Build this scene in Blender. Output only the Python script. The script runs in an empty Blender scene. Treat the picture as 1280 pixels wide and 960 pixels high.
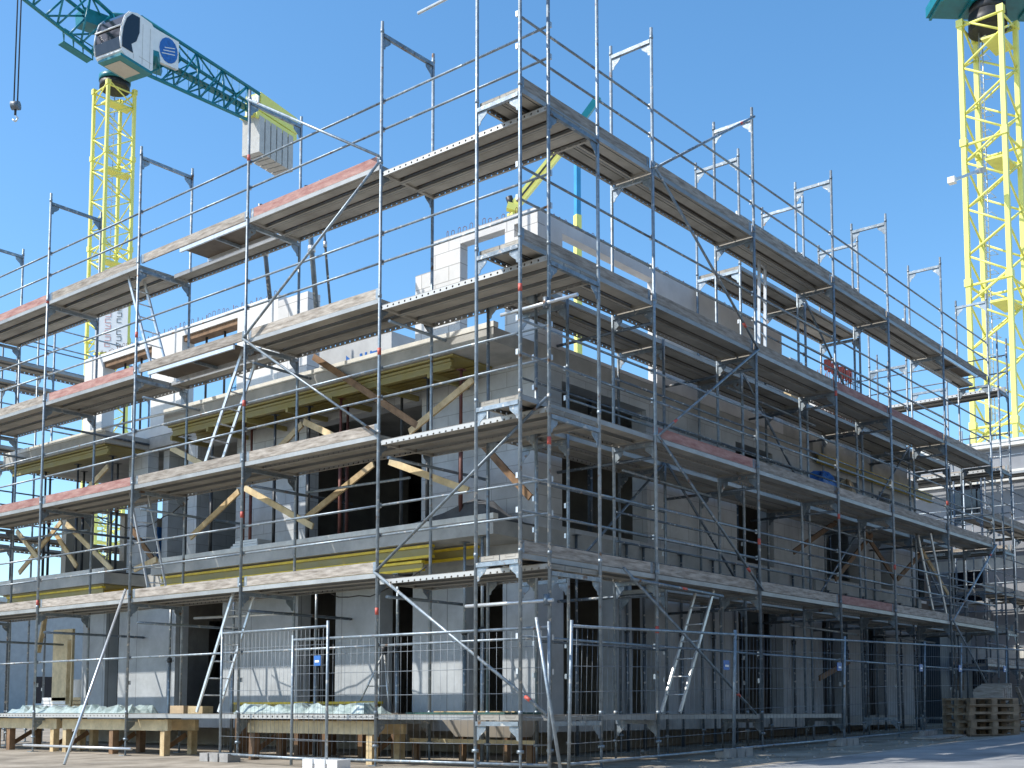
import bpy, math, random
from mathutils import Vector, Matrix
random.seed(7)
sc = bpy.context.scene
COL = sc.collection
V = Vector
R = math.radians
# ------------------------------------------------------------------ camera solution (photo: 1280 x 960)
F, CY = 1502.815, 760.71
TH, YA = R(4.8469), R(50.3829)
CAM = V((-11.8193, -9.1737, 0.0542))
_fw = V((math.sin(YA), math.cos(YA), 0)); _rt = V((math.cos(YA), -math.sin(YA), 0)); _up = V((0, 0, 1))
_fd = _fw*math.cos(TH) + _up*math.sin(TH); _u = _up*math.cos(TH) - _fw*math.sin(TH)
def ray(u, v): return _fd*F + _rt*(u-640) - _u*(v-CY)
def onx(u, v, x): r = ray(u, v); return CAM + r*((x-CAM.x)/r.x)
def ony(u, v, y): r = ray(u, v); return CAM + r*((y-CAM.y)/r.y)
def ond(u, v, d): return CAM + ray(u, v)*(d/F)
def G(x): return -0.72 + 0.022*max(-14.0, min(22.0, x))        # the ground rises gently to the right

# ------------------------------------------------------------------ materials
def nt(name):
    m = bpy.data.materials.new(name); m.use_nodes = True
    t = m.node_tree; return m, t.nodes, t.links, t.nodes['Principled BSDF']
def mat(name, col, rough=.6, metal=0., var=.15, scale=6., col2=None, bump=0., bscale=40., streak=None, rand=0., spec=None):
    m, N, L, B = nt(name)
    B.inputs['Roughness'].default_value = rough; B.inputs['Metallic'].default_value = metal
    if spec is not None: B.inputs['Specular IOR Level'].default_value = spec
    tc = N.new('ShaderNodeTexCoord'); mp = N.new('ShaderNodeMapping'); L.new(tc.outputs['Object'], mp.inputs[0])
    if streak: mp.inputs['Scale'].default_value = streak
    n = N.new('ShaderNodeTexNoise'); n.inputs['Scale'].default_value = scale; n.inputs['Detail'].default_value = 6; n.inputs['Roughness'].default_value = .65
    L.new(mp.outputs[0], n.inputs['Vector'])
    r = N.new('ShaderNodeValToRGB'); r.color_ramp.elements[0].position = .32; r.color_ramp.elements[1].position = .68
    c1 = [max(0, c*(1-var)) for c in col]; c2 = col2 if col2 else [min(1, c*(1+var)) for c in col]
    r.color_ramp.elements[0].color = (*c1, 1); r.color_ramp.elements[1].color = (*c2, 1)
    L.new(n.outputs['Fac'], r.inputs[0]); out = r.outputs[0]
    if rand:
        oi = N.new('ShaderNodeObjectInfo'); mr = N.new('ShaderNodeMapRange')
        mr.inputs['To Min'].default_value = 1-rand; mr.inputs['To Max'].default_value = 1+rand
        L.new(oi.outputs['Random'], mr.inputs['Value'])
        mx = N.new('ShaderNodeVectorMath'); mx.operation = 'SCALE'
        L.new(out, mx.inputs[0]); L.new(mr.outputs[0], mx.inputs['Scale']); out = mx.outputs[0]
    L.new(out, B.inputs['Base Color'])
    if bump:
        n2 = N.new('ShaderNodeTexNoise'); n2.inputs['Scale'].default_value = bscale; n2.inputs['Detail'].default_value = 4
        L.new(mp.outputs[0], n2.inputs['Vector'])
        b = N.new('ShaderNodeBump'); b.inputs['Strength'].default_value = bump; b.inputs['Distance'].default_value = .01
        L.new(n2.outputs['Fac'], b.inputs['Height']); L.new(b.outputs[0], B.inputs['Normal'])
    return m
def steel(name, col, rough, metal, rand):
    m = mat(name, col, rough, metal, .28, 9, rand=rand, bump=.25); t = m.node_tree; N, L = t.nodes, t.links; B = N['Principled BSDF']
    src = B.inputs['Base Color'].links[0].from_socket
    tc = N.new('ShaderNodeTexCoord')
    for scale, lo, hi, c in ((14, .60, .66, (.52,.51,.48)), (7, .63, .72, (.16,.09,.05))):
        n = N.new('ShaderNodeTexNoise'); n.inputs['Scale'].default_value = scale; n.inputs['Detail'].default_value = 5; L.new(tc.outputs['Object'], n.inputs['Vector'])
        mr = N.new('ShaderNodeMapRange'); mr.inputs['From Min'].default_value = lo; mr.inputs['From Max'].default_value = hi; L.new(n.outputs['Fac'], mr.inputs['Value'])
        mx = N.new('ShaderNodeMix'); mx.data_type = 'RGBA'; L.new(mr.outputs[0], mx.inputs[0]); L.new(src, mx.inputs[6]); mx.inputs[7].default_value = (*c,1); src = mx.outputs[2]
    L.new(src, B.inputs['Base Color']); return m
M = {}
M['galv'] = steel('galvanised tube', (.245,.29,.325), .46, .5, .22)
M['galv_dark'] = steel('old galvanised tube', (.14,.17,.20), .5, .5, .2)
M['galv_bright'] = mat('bright aluminium', (.62,.64,.65), .38, .6, .12, 8)
M['plank'] = mat('steel deck plank', (.30,.275,.23), .65, .1, .16, 1.3, col2=(.43,.40,.345), rand=.16)
M['plank_shade'] = mat('shade-toned inside of a plank', (.095,.08,.062), .8, 0, .3, 3)  # dark tone paints in the shade of the recess under each plank
M['flange'] = mat('plank flange', (.34,.35,.345), .5, .3, .2, 2, rand=.14)
M['wood_old'] = mat('weathered board', (.30,.25,.20), .85, 0, .38, 3.2, col2=(.50,.45,.39), streak=(1,1,7), rand=.16, bump=.5)
M['wood_red'] = mat('faded red board', (.38,.15,.13), .8, 0, .3, 3, col2=(.47,.29,.25), streak=(1,1,5), rand=.1, bump=.4)
M['pine'] = mat('raw pine timber', (.52,.36,.17), .7, 0, .25, 5, col2=(.68,.53,.31), rand=.18, bump=.3)
M['pallet_wood'] = mat('pallet timber', (.25,.18,.11), .8, 0, .3, 4, col2=(.38,.30,.21), rand=.22, bump=.3)
M['pine_pale'] = mat('pale pine timber', (.62,.50,.30), .7, 0, .2, 5, rand=.12, bump=.3)
M['wood_brown'] = mat('brown timber', (.20,.12,.065), .8, 0, .35, 6, rand=.15, bump=.3)
M['ply_yellow'] = mat('yellow formwork panel', (.42,.33,.07), .55, 0, .3, 2.2, col2=(.30,.26,.12), rand=.12)
M['beam_yellow'] = mat('yellow formwork beam', (.70,.50,.03), .5, 0, .2, 6, rand=.1)
M['ply_dark'] = mat('brown hatch plywood', (.11,.085,.06), .6, 0, .3, 4, rand=.1)
M['concrete'] = mat('slab concrete', (.40,.40,.38), .85, 0, .25, 1.6, col2=(.50,.49,.46), bump=.35)
M['concrete_soffit'] = mat('soffit concrete', (.33,.32,.29), .85, 0, .3, 1.2, bump=.2)
M['upstand'] = mat('pale slab rim', (.66,.65,.60), .8, 0, .15, 4)
M['lintel'] = mat('white lintel', (.72,.71,.68), .8, 0, .08, 2, bump=.15)
M['bitumen'] = mat('dark sealing sheet', (.045,.05,.06), .5, 0, .4, 5, bump=.4, bscale=8)
M['black'] = mat('black steel', (.03,.03,.032), .5, .2, .3, 8)
M['prop_red'] = mat('red oxide prop', (.14,.05,.04), .6, .1, .4, 8, rand=.2)
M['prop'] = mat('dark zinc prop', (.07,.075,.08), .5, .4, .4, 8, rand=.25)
M['crane_yellow'] = mat('crane yellow paint', (.82,.79,.20), .38, 0, .06, 3)
M['teal'] = mat('crane teal paint', (.005,.17,.21), .35, 0, .15, 3)
M['white'] = mat('white paint', (.78,.78,.77), .4, 0, .05, 3)
M['glass'] = mat('dark cab glass', (.012,.014,.02), .08, 0, .1, 3, spec=.7)
M['blue'] = mat('blue plastic', (.02,.13,.42), .45, 0, .25, 5)
M['sky_blue'] = mat('blue mast paint', (.05,.30,.55), .4, 0, .1, 3)
M['weight'] = mat('counterweight concrete', (.48,.48,.47), .8, 0, .1, 3)
M['red'] = mat('red marking', (.55,.10,.07), .5, 0, .1, 3)
M['red_pale'] = mat('pale red print', (.62,.28,.26), .6, 0, .1, 3)
M['orange'] = mat('orange marking', (.80,.22,.03), .5, 0, .1, 3)
M['rust'] = mat('rusty steel', (.20,.075,.03), .8, .2, .4, 12, rand=.1)
M['plastic_sheet'] = mat('greenish plastic sheet', (.26,.37,.35), .3, 0, .35, 5, col2=(.52,.60,.57), bump=1., bscale=7)
M['green_net'] = mat('dark green sheeting', (.02,.075,.06), .6, 0, .3, 5)
M['ground'] = mat('dusty ground', (.26,.22,.165), .95, 0, .35, 1.3, col2=(.40,.35,.28), bump=1., bscale=12)
M['asphalt'] = mat('asphalt', (.25,.255,.26), .9, 0, .3, .7, col2=(.37,.37,.365), bump=.6, bscale=60)
M['kerb'] = mat('kerb stone', (.34,.33,.31), .85, 0, .2, 6, bump=.3)
M['render_beige'] = mat('beige render', (.50,.45,.38), .85, 0, .12, .8)
M['render_grey'] = mat('grey render', (.27,.28,.30), .85, 0, .15, .8)
M['render_dark'] = mat('brown grey render', (.16,.14,.12), .9, 0, .15, .8)
M['hut'] = mat('dark sheet of the added hut', (.05,.075,.10), .5, .1, .2, 2)  # dark tone for the added hut that stands in for shade
M['mesh_wire'] = mat('fence wire', (.22,.25,.28), .5, .5, .1, 8)
M['tarp_grey'] = mat('grey tarpaulin', (.10,.105,.115), .6, 0, .3, 3, bump=.6, bscale=5)
M['cardboard'] = mat('cardboard', (.45,.33,.20), .8, 0, .15, 5)
M['leaf'] = mat('hedge leaves', (.05,.09,.025), .7, 0, .4, 5, rand=.1)

def block_mat(name, base, joint, bw=.62, bh=.25, mortar=.006, stain=.15):
    m, N, L, B = nt(name); B.inputs['Roughness'].default_value = .88
    tc = N.new('ShaderNodeTexCoord'); sp = N.new('ShaderNodeSeparateXYZ'); L.new(tc.outputs['Object'], sp.inputs[0])
    ad = N.new('ShaderNodeMath'); ad.operation = 'ADD'; L.new(sp.outputs[0], ad.inputs[0]); L.new(sp.outputs[1], ad.inputs[1])
    cb = N.new('ShaderNodeCombineXYZ'); L.new(ad.outputs[0], cb.inputs[0]); L.new(sp.outputs[2], cb.inputs[1])
    br = N.new('ShaderNodeTexBrick'); br.inputs['Scale'].default_value = 1; br.inputs['Brick Width'].default_value = bw; br.inputs['Row Height'].default_value = bh
    br.inputs['Mortar Size'].default_value = mortar; br.inputs['Mortar Smooth'].default_value = .3; br.offset = .5
    br.inputs['Color1'].default_value = (*base, 1); br.inputs['Color2'].default_value = (*[c*.91 for c in base], 1); br.inputs['Mortar'].default_value = (*joint, 1)
    L.new(cb.outputs[0], br.inputs['Vector'])
    n = N.new('ShaderNodeTexNoise'); n.inputs['Scale'].default_value = 1.25; n.inputs['Detail'].default_value = 9; n.inputs['Roughness'].default_value = .7; L.new(tc.outputs['Object'], n.inputs['Vector'])
    mr = N.new('ShaderNodeMapRange'); mr.inputs['From Min'].default_value = .3; mr.inputs['From Max'].default_value = .7
    mr.inputs['To Min'].default_value = 1-stain; mr.inputs['To Max'].default_value = 1.04; L.new(n.outputs['Fac'], mr.inputs['Value'])
    mx = N.new('ShaderNodeVectorMath'); mx.operation = 'SCALE'; L.new(br.outputs['Color'], mx.inputs[0]); L.new(mr.outputs[0], mx.inputs['Scale'])
    L.new(mx.outputs[0], B.inputs['Base Color'])
    b = N.new('ShaderNodeBump'); b.inputs['Strength'].default_value = .35; b.inputs['Distance'].default_value = .006
    n3 = N.new('ShaderNodeTexNoise'); n3.inputs['Scale'].default_value = 30; L.new(tc.outputs['Object'], n3.inputs['Vector'])
    L.new(n3.outputs['Fac'], b.inputs['Height']); L.new(b.outputs[0], B.inputs['Normal'])
    return m
M['block'] = block_mat('white aerated block masonry', (.74,.73,.71), (.40,.39,.37), mortar=.009, stain=.22)
M['parapet'] = mat('precast parapet', (.62,.61,.60), .85, 0, .10, 1.5, col2=(.72,.71,.70), bump=.15)
M['dim_wall'] = mat('inner wall in room shade tone', (.13,.12,.105), .9, 0, .3, 1.5)  # room shade put into the colour, so the openings look black
M['panel_wall'] = block_mat('grey white wall elements', (.50,.53,.55), (.22,.23,.24), bw=1.24, bh=2.9, mortar=.009, stain=.36)
M['block_grey'] = block_mat('pale blue grey block masonry', (.61,.64,.66), (.38,.39,.40), bw=.62, bh=.25, mortar=.007, stain=.32)

def perf_mat():
    m, N, L, B = nt('perforated plank flange')
    B.inputs['Base Color'].default_value = (.50,.50,.48,1); B.inputs['Metallic'].default_value = .3; B.inputs['Roughness'].default_value = .5
    g = N.new('ShaderNodeNewGeometry'); s = N.new('ShaderNodeSeparateXYZ'); L.new(g.outputs['Position'], s.inputs[0])
    def mth(op, a, b=None, c=None):
        n = N.new('ShaderNodeMath'); n.operation = op
        for i, x in enumerate((a, b, c)):
            if x is None: continue
            if isinstance(x, (int, float)): n.inputs[i].default_value = x
            else: L.new(x, n.inputs[i])
        return n.outputs[0]
    a = mth('ADD', s.outputs[0], s.outputs[1]); a = mth('ADD', a, 40.0)
    a = mth('MODULO', a, .115); a = mth('SUBTRACT', a, .0575)
    zz = mth('ADD', s.outputs[2], 4.0); zz = mth('MODULO', zz, 2.0)
    z1 = mth('SUBTRACT', zz, 1.962); z2 = mth('SUBTRACT', zz, 1.842)
    z = mth('MINIMUM', mth('ABSOLUTE', z1), mth('ABSOLUTE', z2))
    d = mth('SQRT', mth('ADD', mth('MULTIPLY', a, a), mth('MULTIPLY', z, z)))
    k = mth('LESS_THAN', d, .016)
    tr = N.new('ShaderNodeBsdfTransparent'); mx = N.new('ShaderNodeMixShader')
    L.new(k, mx.inputs[0]); L.new(B.outputs[0], mx.inputs[1]); L.new(tr.outputs[0], mx.inputs[2])
    L.new(mx.outputs[0], N['Material Output'].inputs['Surface'])
    return m
M['perf'] = perf_mat()

# ------------------------------------------------------------------ mesh builder
class MB:
    def __init__(s): s.v = []; s.f = []; s.m = []; s.sm = []; s.mats = []
    def mi(s, name):
        if name not in s.mats: s.mats.append(name)
        return s.mats.index(name)
    def add(s, vs, fs, m, smooth=False):
        o = len(s.v); s.v += [V(p) for p in vs]
        i = s.mi(m)
        for f in fs: s.f.append([o+k for k in f]); s.m.append(i); s.sm.append(smooth)
        return s
    def box(s, x0, x1, y0, y1, z0, z1, m):
        return s.add([(x0,y0,z0),(x1,y0,z0),(x1,y1,z0),(x0,y1,z0),(x0,y0,z1),(x1,y0,z1),(x1,y1,z1),(x0,y1,z1)],
                     [(0,3,2,1),(4,5,6,7),(0,1,5,4),(1,2,6,5),(2,3,7,6),(3,0,4,7)], m)
    def hexa(s, ps, m): return s.add(ps, [(0,3,2,1),(4,5,6,7),(0,1,5,4),(1,2,6,5),(2,3,7,6),(3,0,4,7)], m)
    def bar(s, p, q, w, h, m, up=(0,0,1)):          # rectangular bar p->q, w across, h along 'up'
        p, q = V(p), V(q); d = (q-p).normalized(); up = V(up)
        if abs(d.dot(up)) > .99: up = V((1,0,0))
        a = d.cross(up).normalized()*w/2; b = a.cross(d).normalized()*h/2
        return s.hexa([p-a-b, p+a-b, q+a-b, q-a-b, p-a+b, p+a+b, q+a+b, q-a+b], m)
    def tube(s, p, q, r, m, n=8, r2=None):
        p, q = V(p), V(q); d = (q-p).normalized(); up = V((0,0,1)) if abs(d.z) < .9 else V((1,0,0))
        a = d.cross(up).normalized(); b = d.cross(a); r2 = r if r2 is None else r2
        vs = []
        for c, rr in ((p, r), (q, r2)):
            for i in range(n):
                t = 2*math.pi*i/n; vs.append(c + a*math.cos(t)*rr + b*math.sin(t)*rr)
        s.add(vs, [(i, (i+1)%n, n+(i+1)%n, n+i) for i in range(n)], m, True)
        o = len(s.v)-2*n; i = s.mi(m)
        s.f.append([o+k for k in range(n)][::-1]); s.m.append(i); s.sm.append(False)
        s.f.append([o+n+k for k in range(n)]); s.m.append(i); s.sm.append(False)
        return s
    def path(s, pts, r, m, n=6):
        for a, b in zip(pts, pts[1:]): s.tube(a, b, r, m, n)
        return s
    def prism(s, poly, ext, m):                     # polygon of 3-D points pushed by ext
        n = len(poly); e = V(ext); vs = [V(p) for p in poly]+[V(p)+e for p in poly]
        return s.add(vs, [tuple(range(n))[::-1], tuple(range(n, 2*n))]+[(i, (i+1)%n, n+(i+1)%n, n+i) for i in range(n)], m)
def link(name, mb, parent=None, base=None):
    base = V(base) if base is not None else (parent.location.copy() if parent else V((0,0,0)))
    root = parent
    me = bpy.data.meshes.new(name); me.from_pydata([p-base for p in mb.v], [], mb.f)
    for n in mb.mats: me.materials.append(M[n])
    me.polygons.foreach_set('material_index', mb.m); me.polygons.foreach_set('use_smooth', mb.sm)
    me.update()
    import bmesh
    b = bmesh.new(); b.from_mesh(me); bmesh.ops.recalc_face_normals(b, faces=b.faces); b.to_mesh(me); b.free()
    o = bpy.data.objects.new(name, me); COL.objects.link(o)
    if parent: o.parent = parent
    else: o.location = base
    return o
def sub(name, mb, part):                            # a sub-part of a part (part sits at its thing's origin)
    b = part.parent.location
    o = link(name, mb, None, b); o.location = (0,0,0); o.parent = part; return o
def thing(name, label, cat, loc, group=None):
    o = bpy.data.objects.new(name, None); COL.objects.link(o); o.location = loc
    o.empty_display_size = .2
    o['label'] = label; o['category'] = cat
    if group: o['group'] = group
    return o
def solo(name, mb, label, cat, base, group=None):
    o = link(name, mb, None, base); o['label'] = label; o['category'] = cat
    if group: o['group'] = group
    return o
def struct(name, mb, base=(0,0,0), kind='structure'):
    o = link(name, mb, None, base); o['kind'] = kind; return o
ORD = ['first','second','third','fourth','fifth','sixth','seventh','eighth','ninth','tenth','eleventh','twelfth','thirteenth','fourteenth','fifteenth','sixteenth']

# ------------------------------------------------------------------ scaffold kit
TR, RR = .0242, .0175
def frame_label_band(mb, x, y, z, m='red', h=.10): mb.tube((x,y,z-h/2), (x,y,z+h/2), TR+.003, m, 8)
def standard(T, x, y, z0, z1, side, inner=False, bands=(), m='galv'):
    """one upright: base plate, spindle, tube with spigot joints every 2 m and guardrail wedge boxes on the side 'side'"""
    b = MB(); g = z0
    b.box(x-.075, x+.075, y-.075, y+.075, g, g+.012, m)
    b.tube((x,y,g+.01), (x,y,g+.45), .017, m, 8)
    b.tube((x,y,g+.26), (x,y,g+.30), .045, m, 8)
    b.tube((x,y,g+.28), (x,y,z1), TR, m, 10)
    for k in range(0, 13, 2):
        if g+.5 < k+.02 < z1-.1: b.tube((x,y,k+.0), (x,y,k+.05), TR+.005, m, 8)
    if not inner:
        s = V(side)
        for k in range(0, 12, 2):
            for h in (.534, .967):
                z = k+h
                if z < z1-.05:
                    c = V((x,y,z)) + s*.043
                    b.box(c.x-.017, c.x+.017, c.y-.017, c.y+.017, z-.035, z+.035, 'galv_dark' if m == 'galv_dark' else 'galv_bright')
    for z in bands: frame_label_band(b, x, y, z)
    link('standard', b, T)
def transom(T, po, pi, z, m='galv', gus=True):
    """the bearing bar across a frame with its two corner gussets"""
    po, pi = V(po), V(pi); d = (pi-po).normalized(); n = d.cross(V((0,0,1)))
    b = MB(); z = z-.035
    b.bar((*(po+d*.02).xy, z), (*(pi-d*.02).xy, z), .05, .055, m)
    if gus:
        for p, s in ((po, 1), (pi, -1)):
            a = V((p.x, p.y, z-.03)) + d*s*.024 - n*.004
            b.prism([a, a+d*s*.15, a+d*s*.145+V((0,0,-.05)), a+d*s*.10+V((0,0,-.09)), a+d*s*.045+V((0,0,-.13)), a+d*s*.035+V((0,0,-.17)), a+V((0,0,-.18))], n*.008, m)
    link('transom', b, T)
def plank(T, a, b_, w, off, inn, z, perf=(False, True)):
    """ribbed steel plank from a to b_ (2-D), w wide, shifted 'off' along the inward direction inn"""
    a, b_, inn = V(a), V(b_), V(inn)
    L = b_-a; e = L.normalized()
    p0 = a + e*.03 + inn*off; p1 = b_ - e*.03 + inn*off
    mb = MB()
    def strip(o0, o1, z0, z1, m):
        q = [p0+inn*o0, p0+inn*o1, p1+inn*o1, p1+inn*o0]
        mb.hexa([(*p.xy, z0) for p in q]+[(*p.xy, z1) for p in q], m)
    strip(0, w, z-.004, z, 'plank'); strip(.0032, w-.0032, z-.0062, z-.0041, 'plank_shade')
    strip(0, .003, z-.07, z-.0065, 'perf' if perf[0] else 'flange'); strip(w-.003, w, z-.07, z-.0065, 'perf' if perf[1] else 'flange')
    strip(.0035, .040, z-.070, z-.066, 'plank'); strip(w-.040, w-.0035, z-.070, z-.066, 'plank')
    strip(w*.27, w*.73, z-.040, z-.036, 'plank'); strip(w*.27, w*.28, z-.0358, z-.0065, 'plank'); strip(w*.72, w*.73, z-.0358, z-.0065, 'plank')
    for t in (0, 1):
        q = p0 if t == 0 else p1 - e*.05
        c = [q+inn*.004, q+inn*(w-.004), q+inn*(w-.004)+e*.05, q+inn*.004+e*.05]
        mb.hexa([(*p.xy, z-.066) for p in c]+[(*p.xy, z-.007) for p in c], 'plank')
    link('deck_plank', mb, T)
def hatch_deck(T, a, b_, w, off, inn, z, s0=0., s1=1.):
    a, b_, inn = V(a), V(b_), V(inn); L = b_-a; e = L.normalized()
    p0 = a + L*s0 + e*.03 + inn*off; p1 = a + L*s1 - e*.03 + inn*off
    mb = MB()
    q = [p0, p0+inn*w, p1+inn*w, p1]
    mb.hexa([(*p.xy, z-.016) for p in q]+[(*p.xy, z-.002) for p in q], 'ply_dark')
    for o in (0.02, w-.02): mb.bar((*(p0+inn*o).xy, z-.05), (*(p1+inn*o).xy, z-.05), .035, .065, 'galv_bright')
    mb.bar((*((p0+p1)/2+inn*.04).xy, z-.05), (*((p0+p1)/2+inn*(w-.04)).xy, z-.05), .03, .05, 'galv')
    link('hatch_deck', mb, T)
def toe(T, a, b_, z, inn, m):
    a, b_, inn = V(a), V(b_), V(inn); e = (b_-a).normalized(); mb = MB()
    p, q = a + e*.035 + inn*.045, b_ - e*.035 + inn*.045
    mb.bar((*p.xy, z+.085), (*q.xy, z+.085), .03, .15, m)
    for r in (p, q):
        s = e if r is p else -e
        c = r+s*.05
        mb.bar((*(c-e*.03).xy, z+.085), (*(c+e*.03).xy, z+.085), .036, .155, 'galv')
    link('toe_board', mb, T)
def rail(T, p, q, m='galv', r=RR, name='guardrail', bands=()):
    mb = MB(); mb.tube(p, q, r, m, 8)
    for t in bands:
        c = V(p).lerp(V(q), t); d = (V(q)-V(p)).normalized(); mb.tube(c-d*.05, c+d*.05, r+.002, 'red', 8)
    link(name, mb, T)
def red_tick(mb, p, d, n=(0,0,0)):
    pass

def run(name, label, cat, O, along, inn, W, bays, levels, zt, posts_top, toes, rails_on, decks, ztr=(), gfun=None, bands={}, loz=(), m='galv',
        inner_rails=(), skip_planks=(), base_level=0, toe_default='wood_old', plank_n=3, transoms=True, perfs=(), inner_top=None, zoff={}):
    """a straight facade scaffold. O: outer start (x,y); along/inn: unit 2-D; bays: lengths"""
    O, al, iv = V((*O,0)), V((*along,0)), V((*inn,0))
    T = thing(name, label, cat, (O.x, O.y, G(O.x)))
    S = [0.]
    for b in bays: S.append(S[-1]+b)
    for k, s in enumerate(S):
        po = O+al*s; pi = po+iv*W
        gz = G(po.x)
        standard(T, po.x, po.y, gz, posts_top[k] if isinstance(posts_top, (list, tuple)) else posts_top, iv, bands=bands.get(k, ()), m=m)
        gi = G(pi.x); it = inner_top[k] if inner_top else (posts_top[k] if isinstance(posts_top, (list, tuple)) else posts_top)
        standard(T, pi.x, pi.y, gi, it, iv, inner=True, m=m)
        if transoms:
            for z in list(levels)+list(ztr):
                if z == 10 and (posts_top[k] if isinstance(posts_top,(list,tuple)) else posts_top) < 10: continue
                if z == 10 and k in loz: continue
                if z > (posts_top[k] if isinstance(posts_top,(list,tuple)) else posts_top)+.15: continue
                transom(T, po, pi, z - (0.12 if (k, z) in zoff else 0) - .075*(z != 10), m)
    for i, L in enumerate(bays):
        a = O+al*S[i]; b = O+al*S[i+1]
        for z in levels:
            if rails_on == 'all' or (i, z) in rails_on:
                hs = (.534, .967)
                if z == 0: hs = (.967,)
                for h in hs: rail(T, (*(a+iv*.045).xy, z+h), (*(b+iv*.045).xy, z+h), m)
            if (i, z) in inner_rails:
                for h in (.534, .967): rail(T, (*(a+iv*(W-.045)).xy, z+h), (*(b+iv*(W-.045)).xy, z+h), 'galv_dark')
            if decks == 'all' or (i, z) in decks:
                dz = zoff.get((i, z), 0)
                n = plank_n; w = (W-.02)/n - .012
                if (i, z) in skip_planks:
                    s0, s1 = skip_planks[(i, z)]
                    hatch_deck(T, a, b, .62, .02, iv, z+dz, s0, s1)
                    plank(T, a, b, w, W-w-.02, iv, z+dz)
                    if n > 2: pass
                else:
                    for j in range(n): plank(T, a, b, w, .012+j*(w+.012), iv, z+dz, (j == 0 and (i, z) in perfs, j == n-1 or (i+j+z) % 5 == 0))
            t = toes.get((i, z), toe_default if toe_default else None)
            if t and (decks == 'all' or (i, z) in decks) and not (i, z) in [x for x in toes if toes[x] is None]:
                toe(T, a, b, z, iv, t)
    return T, [O+al*s for s in S]

# ---- west scaffold (sunlit left facade), x = 0 .. 1.09
LB = [3.088]*5
wt = {(0,8): None, (0,6): None, (0,4): None, (0,2): None, (1,8):'wood_red', (3,6):'wood_red', (3,4):'wood_red', (4,4):'wood_red', (4,8):'wood_red'}
for i in range(5): wt[(i,0)] = None
WS, WP = run('facade_scaffold', 'steel scaffold with five deck levels and three planks a bay along the sunlit left facade', 'scaffold',
    (0,0), (0,1), (1,0), 1.09, LB, [0,2,4,6,8], 0, [12.6, 10.17, 10.17, 10.17, 10.17, 10.17], wt, 'all', 'all', ztr=(10,), loz=(0,),
    bands={0:(3.45,), 1:(5.2,1.45), 2:(4.95,3.15,9.02), 3:(6.7,), 4:(8.0,2.1), 5:()},
    perfs=[(0,8),(0,6),(0,4),(0,2)]+[(i,0) for i in (1,3,4)], skip_planks={(2,8):(0.,.62), (2,6):(0.1,.9)}, zoff={(0,8):-.12,(0,6):-.12,(0,4):-.10,(0,2):-.10},
    inner_top=[12.6,10.15,10.15,10.15,10.15,10.15])
# no zoff transom tuples
for p, q, r in [((0,3.088,8.0),(0,6.176,6.0),.021), ((0,6.176,6.0),(0,3.088,4.0),.021), ((0,3.088,2.0),(0,0,4.0),.021),
                ((0,3.088,2.0),(0,0,0.0),.024), ((0,6.176,10.0),(0,3.088,8.1),.021)]:
    p, q = V(p)+V((-.05,0,0)), V(q)+V((-.05,0,0))
    rail(WS, p, q, 'galv', r, 'diagonal_brace', bands=(.9,) if r > .022 else ())
rk = MB(); rk.tube((-.06, 9.30, 2.15), (-2.05, 7.69, G(-2)), .024, 'galv_bright', 8); link('raking_brace', rk, WS)
lg = MB(); lg.tube((-.05, 9.0, -.60), (-.05, 12.6, -.60), .024, 'galv_bright', 8); link('ledger', lg, WS)
eb = MB(); eb.tube((0,0.05,10.53), (0,3.05,10.53), RR, 'galv', 8)

# ---- south scaffold (shaded right facade), y = .129 .. .859
RB = [3.083, 3.083, 3.072, 2.565, 3.063, 3.063]
st = {(4,6):'wood_red', (3,6):'wood_red', (1,4):'wood_red', (3,2):'wood_red', (0,4): None}
for i in range(6): st[(i,0)] = None
SS, SP = run('facade_scaffold', 'steel scaffold two planks deep along the shaded right facade with dark weathered toe boards', 'scaffold',
    (-.42,.129), (1,0), (0,1), .73, RB, [0,2,4,6,8], 0, [12.6,10.17,10.17,10.17,10.17,10.17,10.17], st, 'all',
    [(i,z) for i in range(6) for z in (2,4,6,8)]+[(0,0),(1,0),(2,0)], ztr=(10,), loz=(0,), plank_n=2, inner_rails=[(i,z) for i in range(1,6) for z in (2,4,6)],
    bands={0:(5.35,), 1:(1.2,), 2:(2.8,), 3:(5.9,3.6), 4:(2.9,), 5:(4.6,), 6:()},
    skip_planks={(5,8):(.0,.75)}, inner_top=[12.6,10.15,10.15,10.15,10.15,10.15,10.15])
def sx(k): return SP[k].x
for p, q in [((sx(1),8.0),(sx(2),10.0)), ((sx(1),8.0),(sx(2),6.0)), ((sx(2),6.0),(sx(1),4.0)), ((sx(1),4.0),(sx(2),2.0)),
             ((1.75,2.0),(sx(2)-.3,0.0)), ((sx(5),2.0),(sx(6),4.0)), ((sx(5),2.0),(sx(6),0.))]:
    rail(SS, (p[0], .129-.05, p[1]), (q[0], .129-.05, q[1]), 'galv' , .021, 'diagonal_brace', bands=(.85,))
# end guard of the corner: short tubes clamped to the corner posts
for a, b in [((-.47,1.9,9.62), (-.47,.0,9.62)), ((-.47, .45, 9.86), (-.47, -.35, 9.86)), ]:
    tb = MB(); tb.tube(a, b, .022, 'galv_bright', 8); link('tie_tube', tb, SS)
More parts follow.
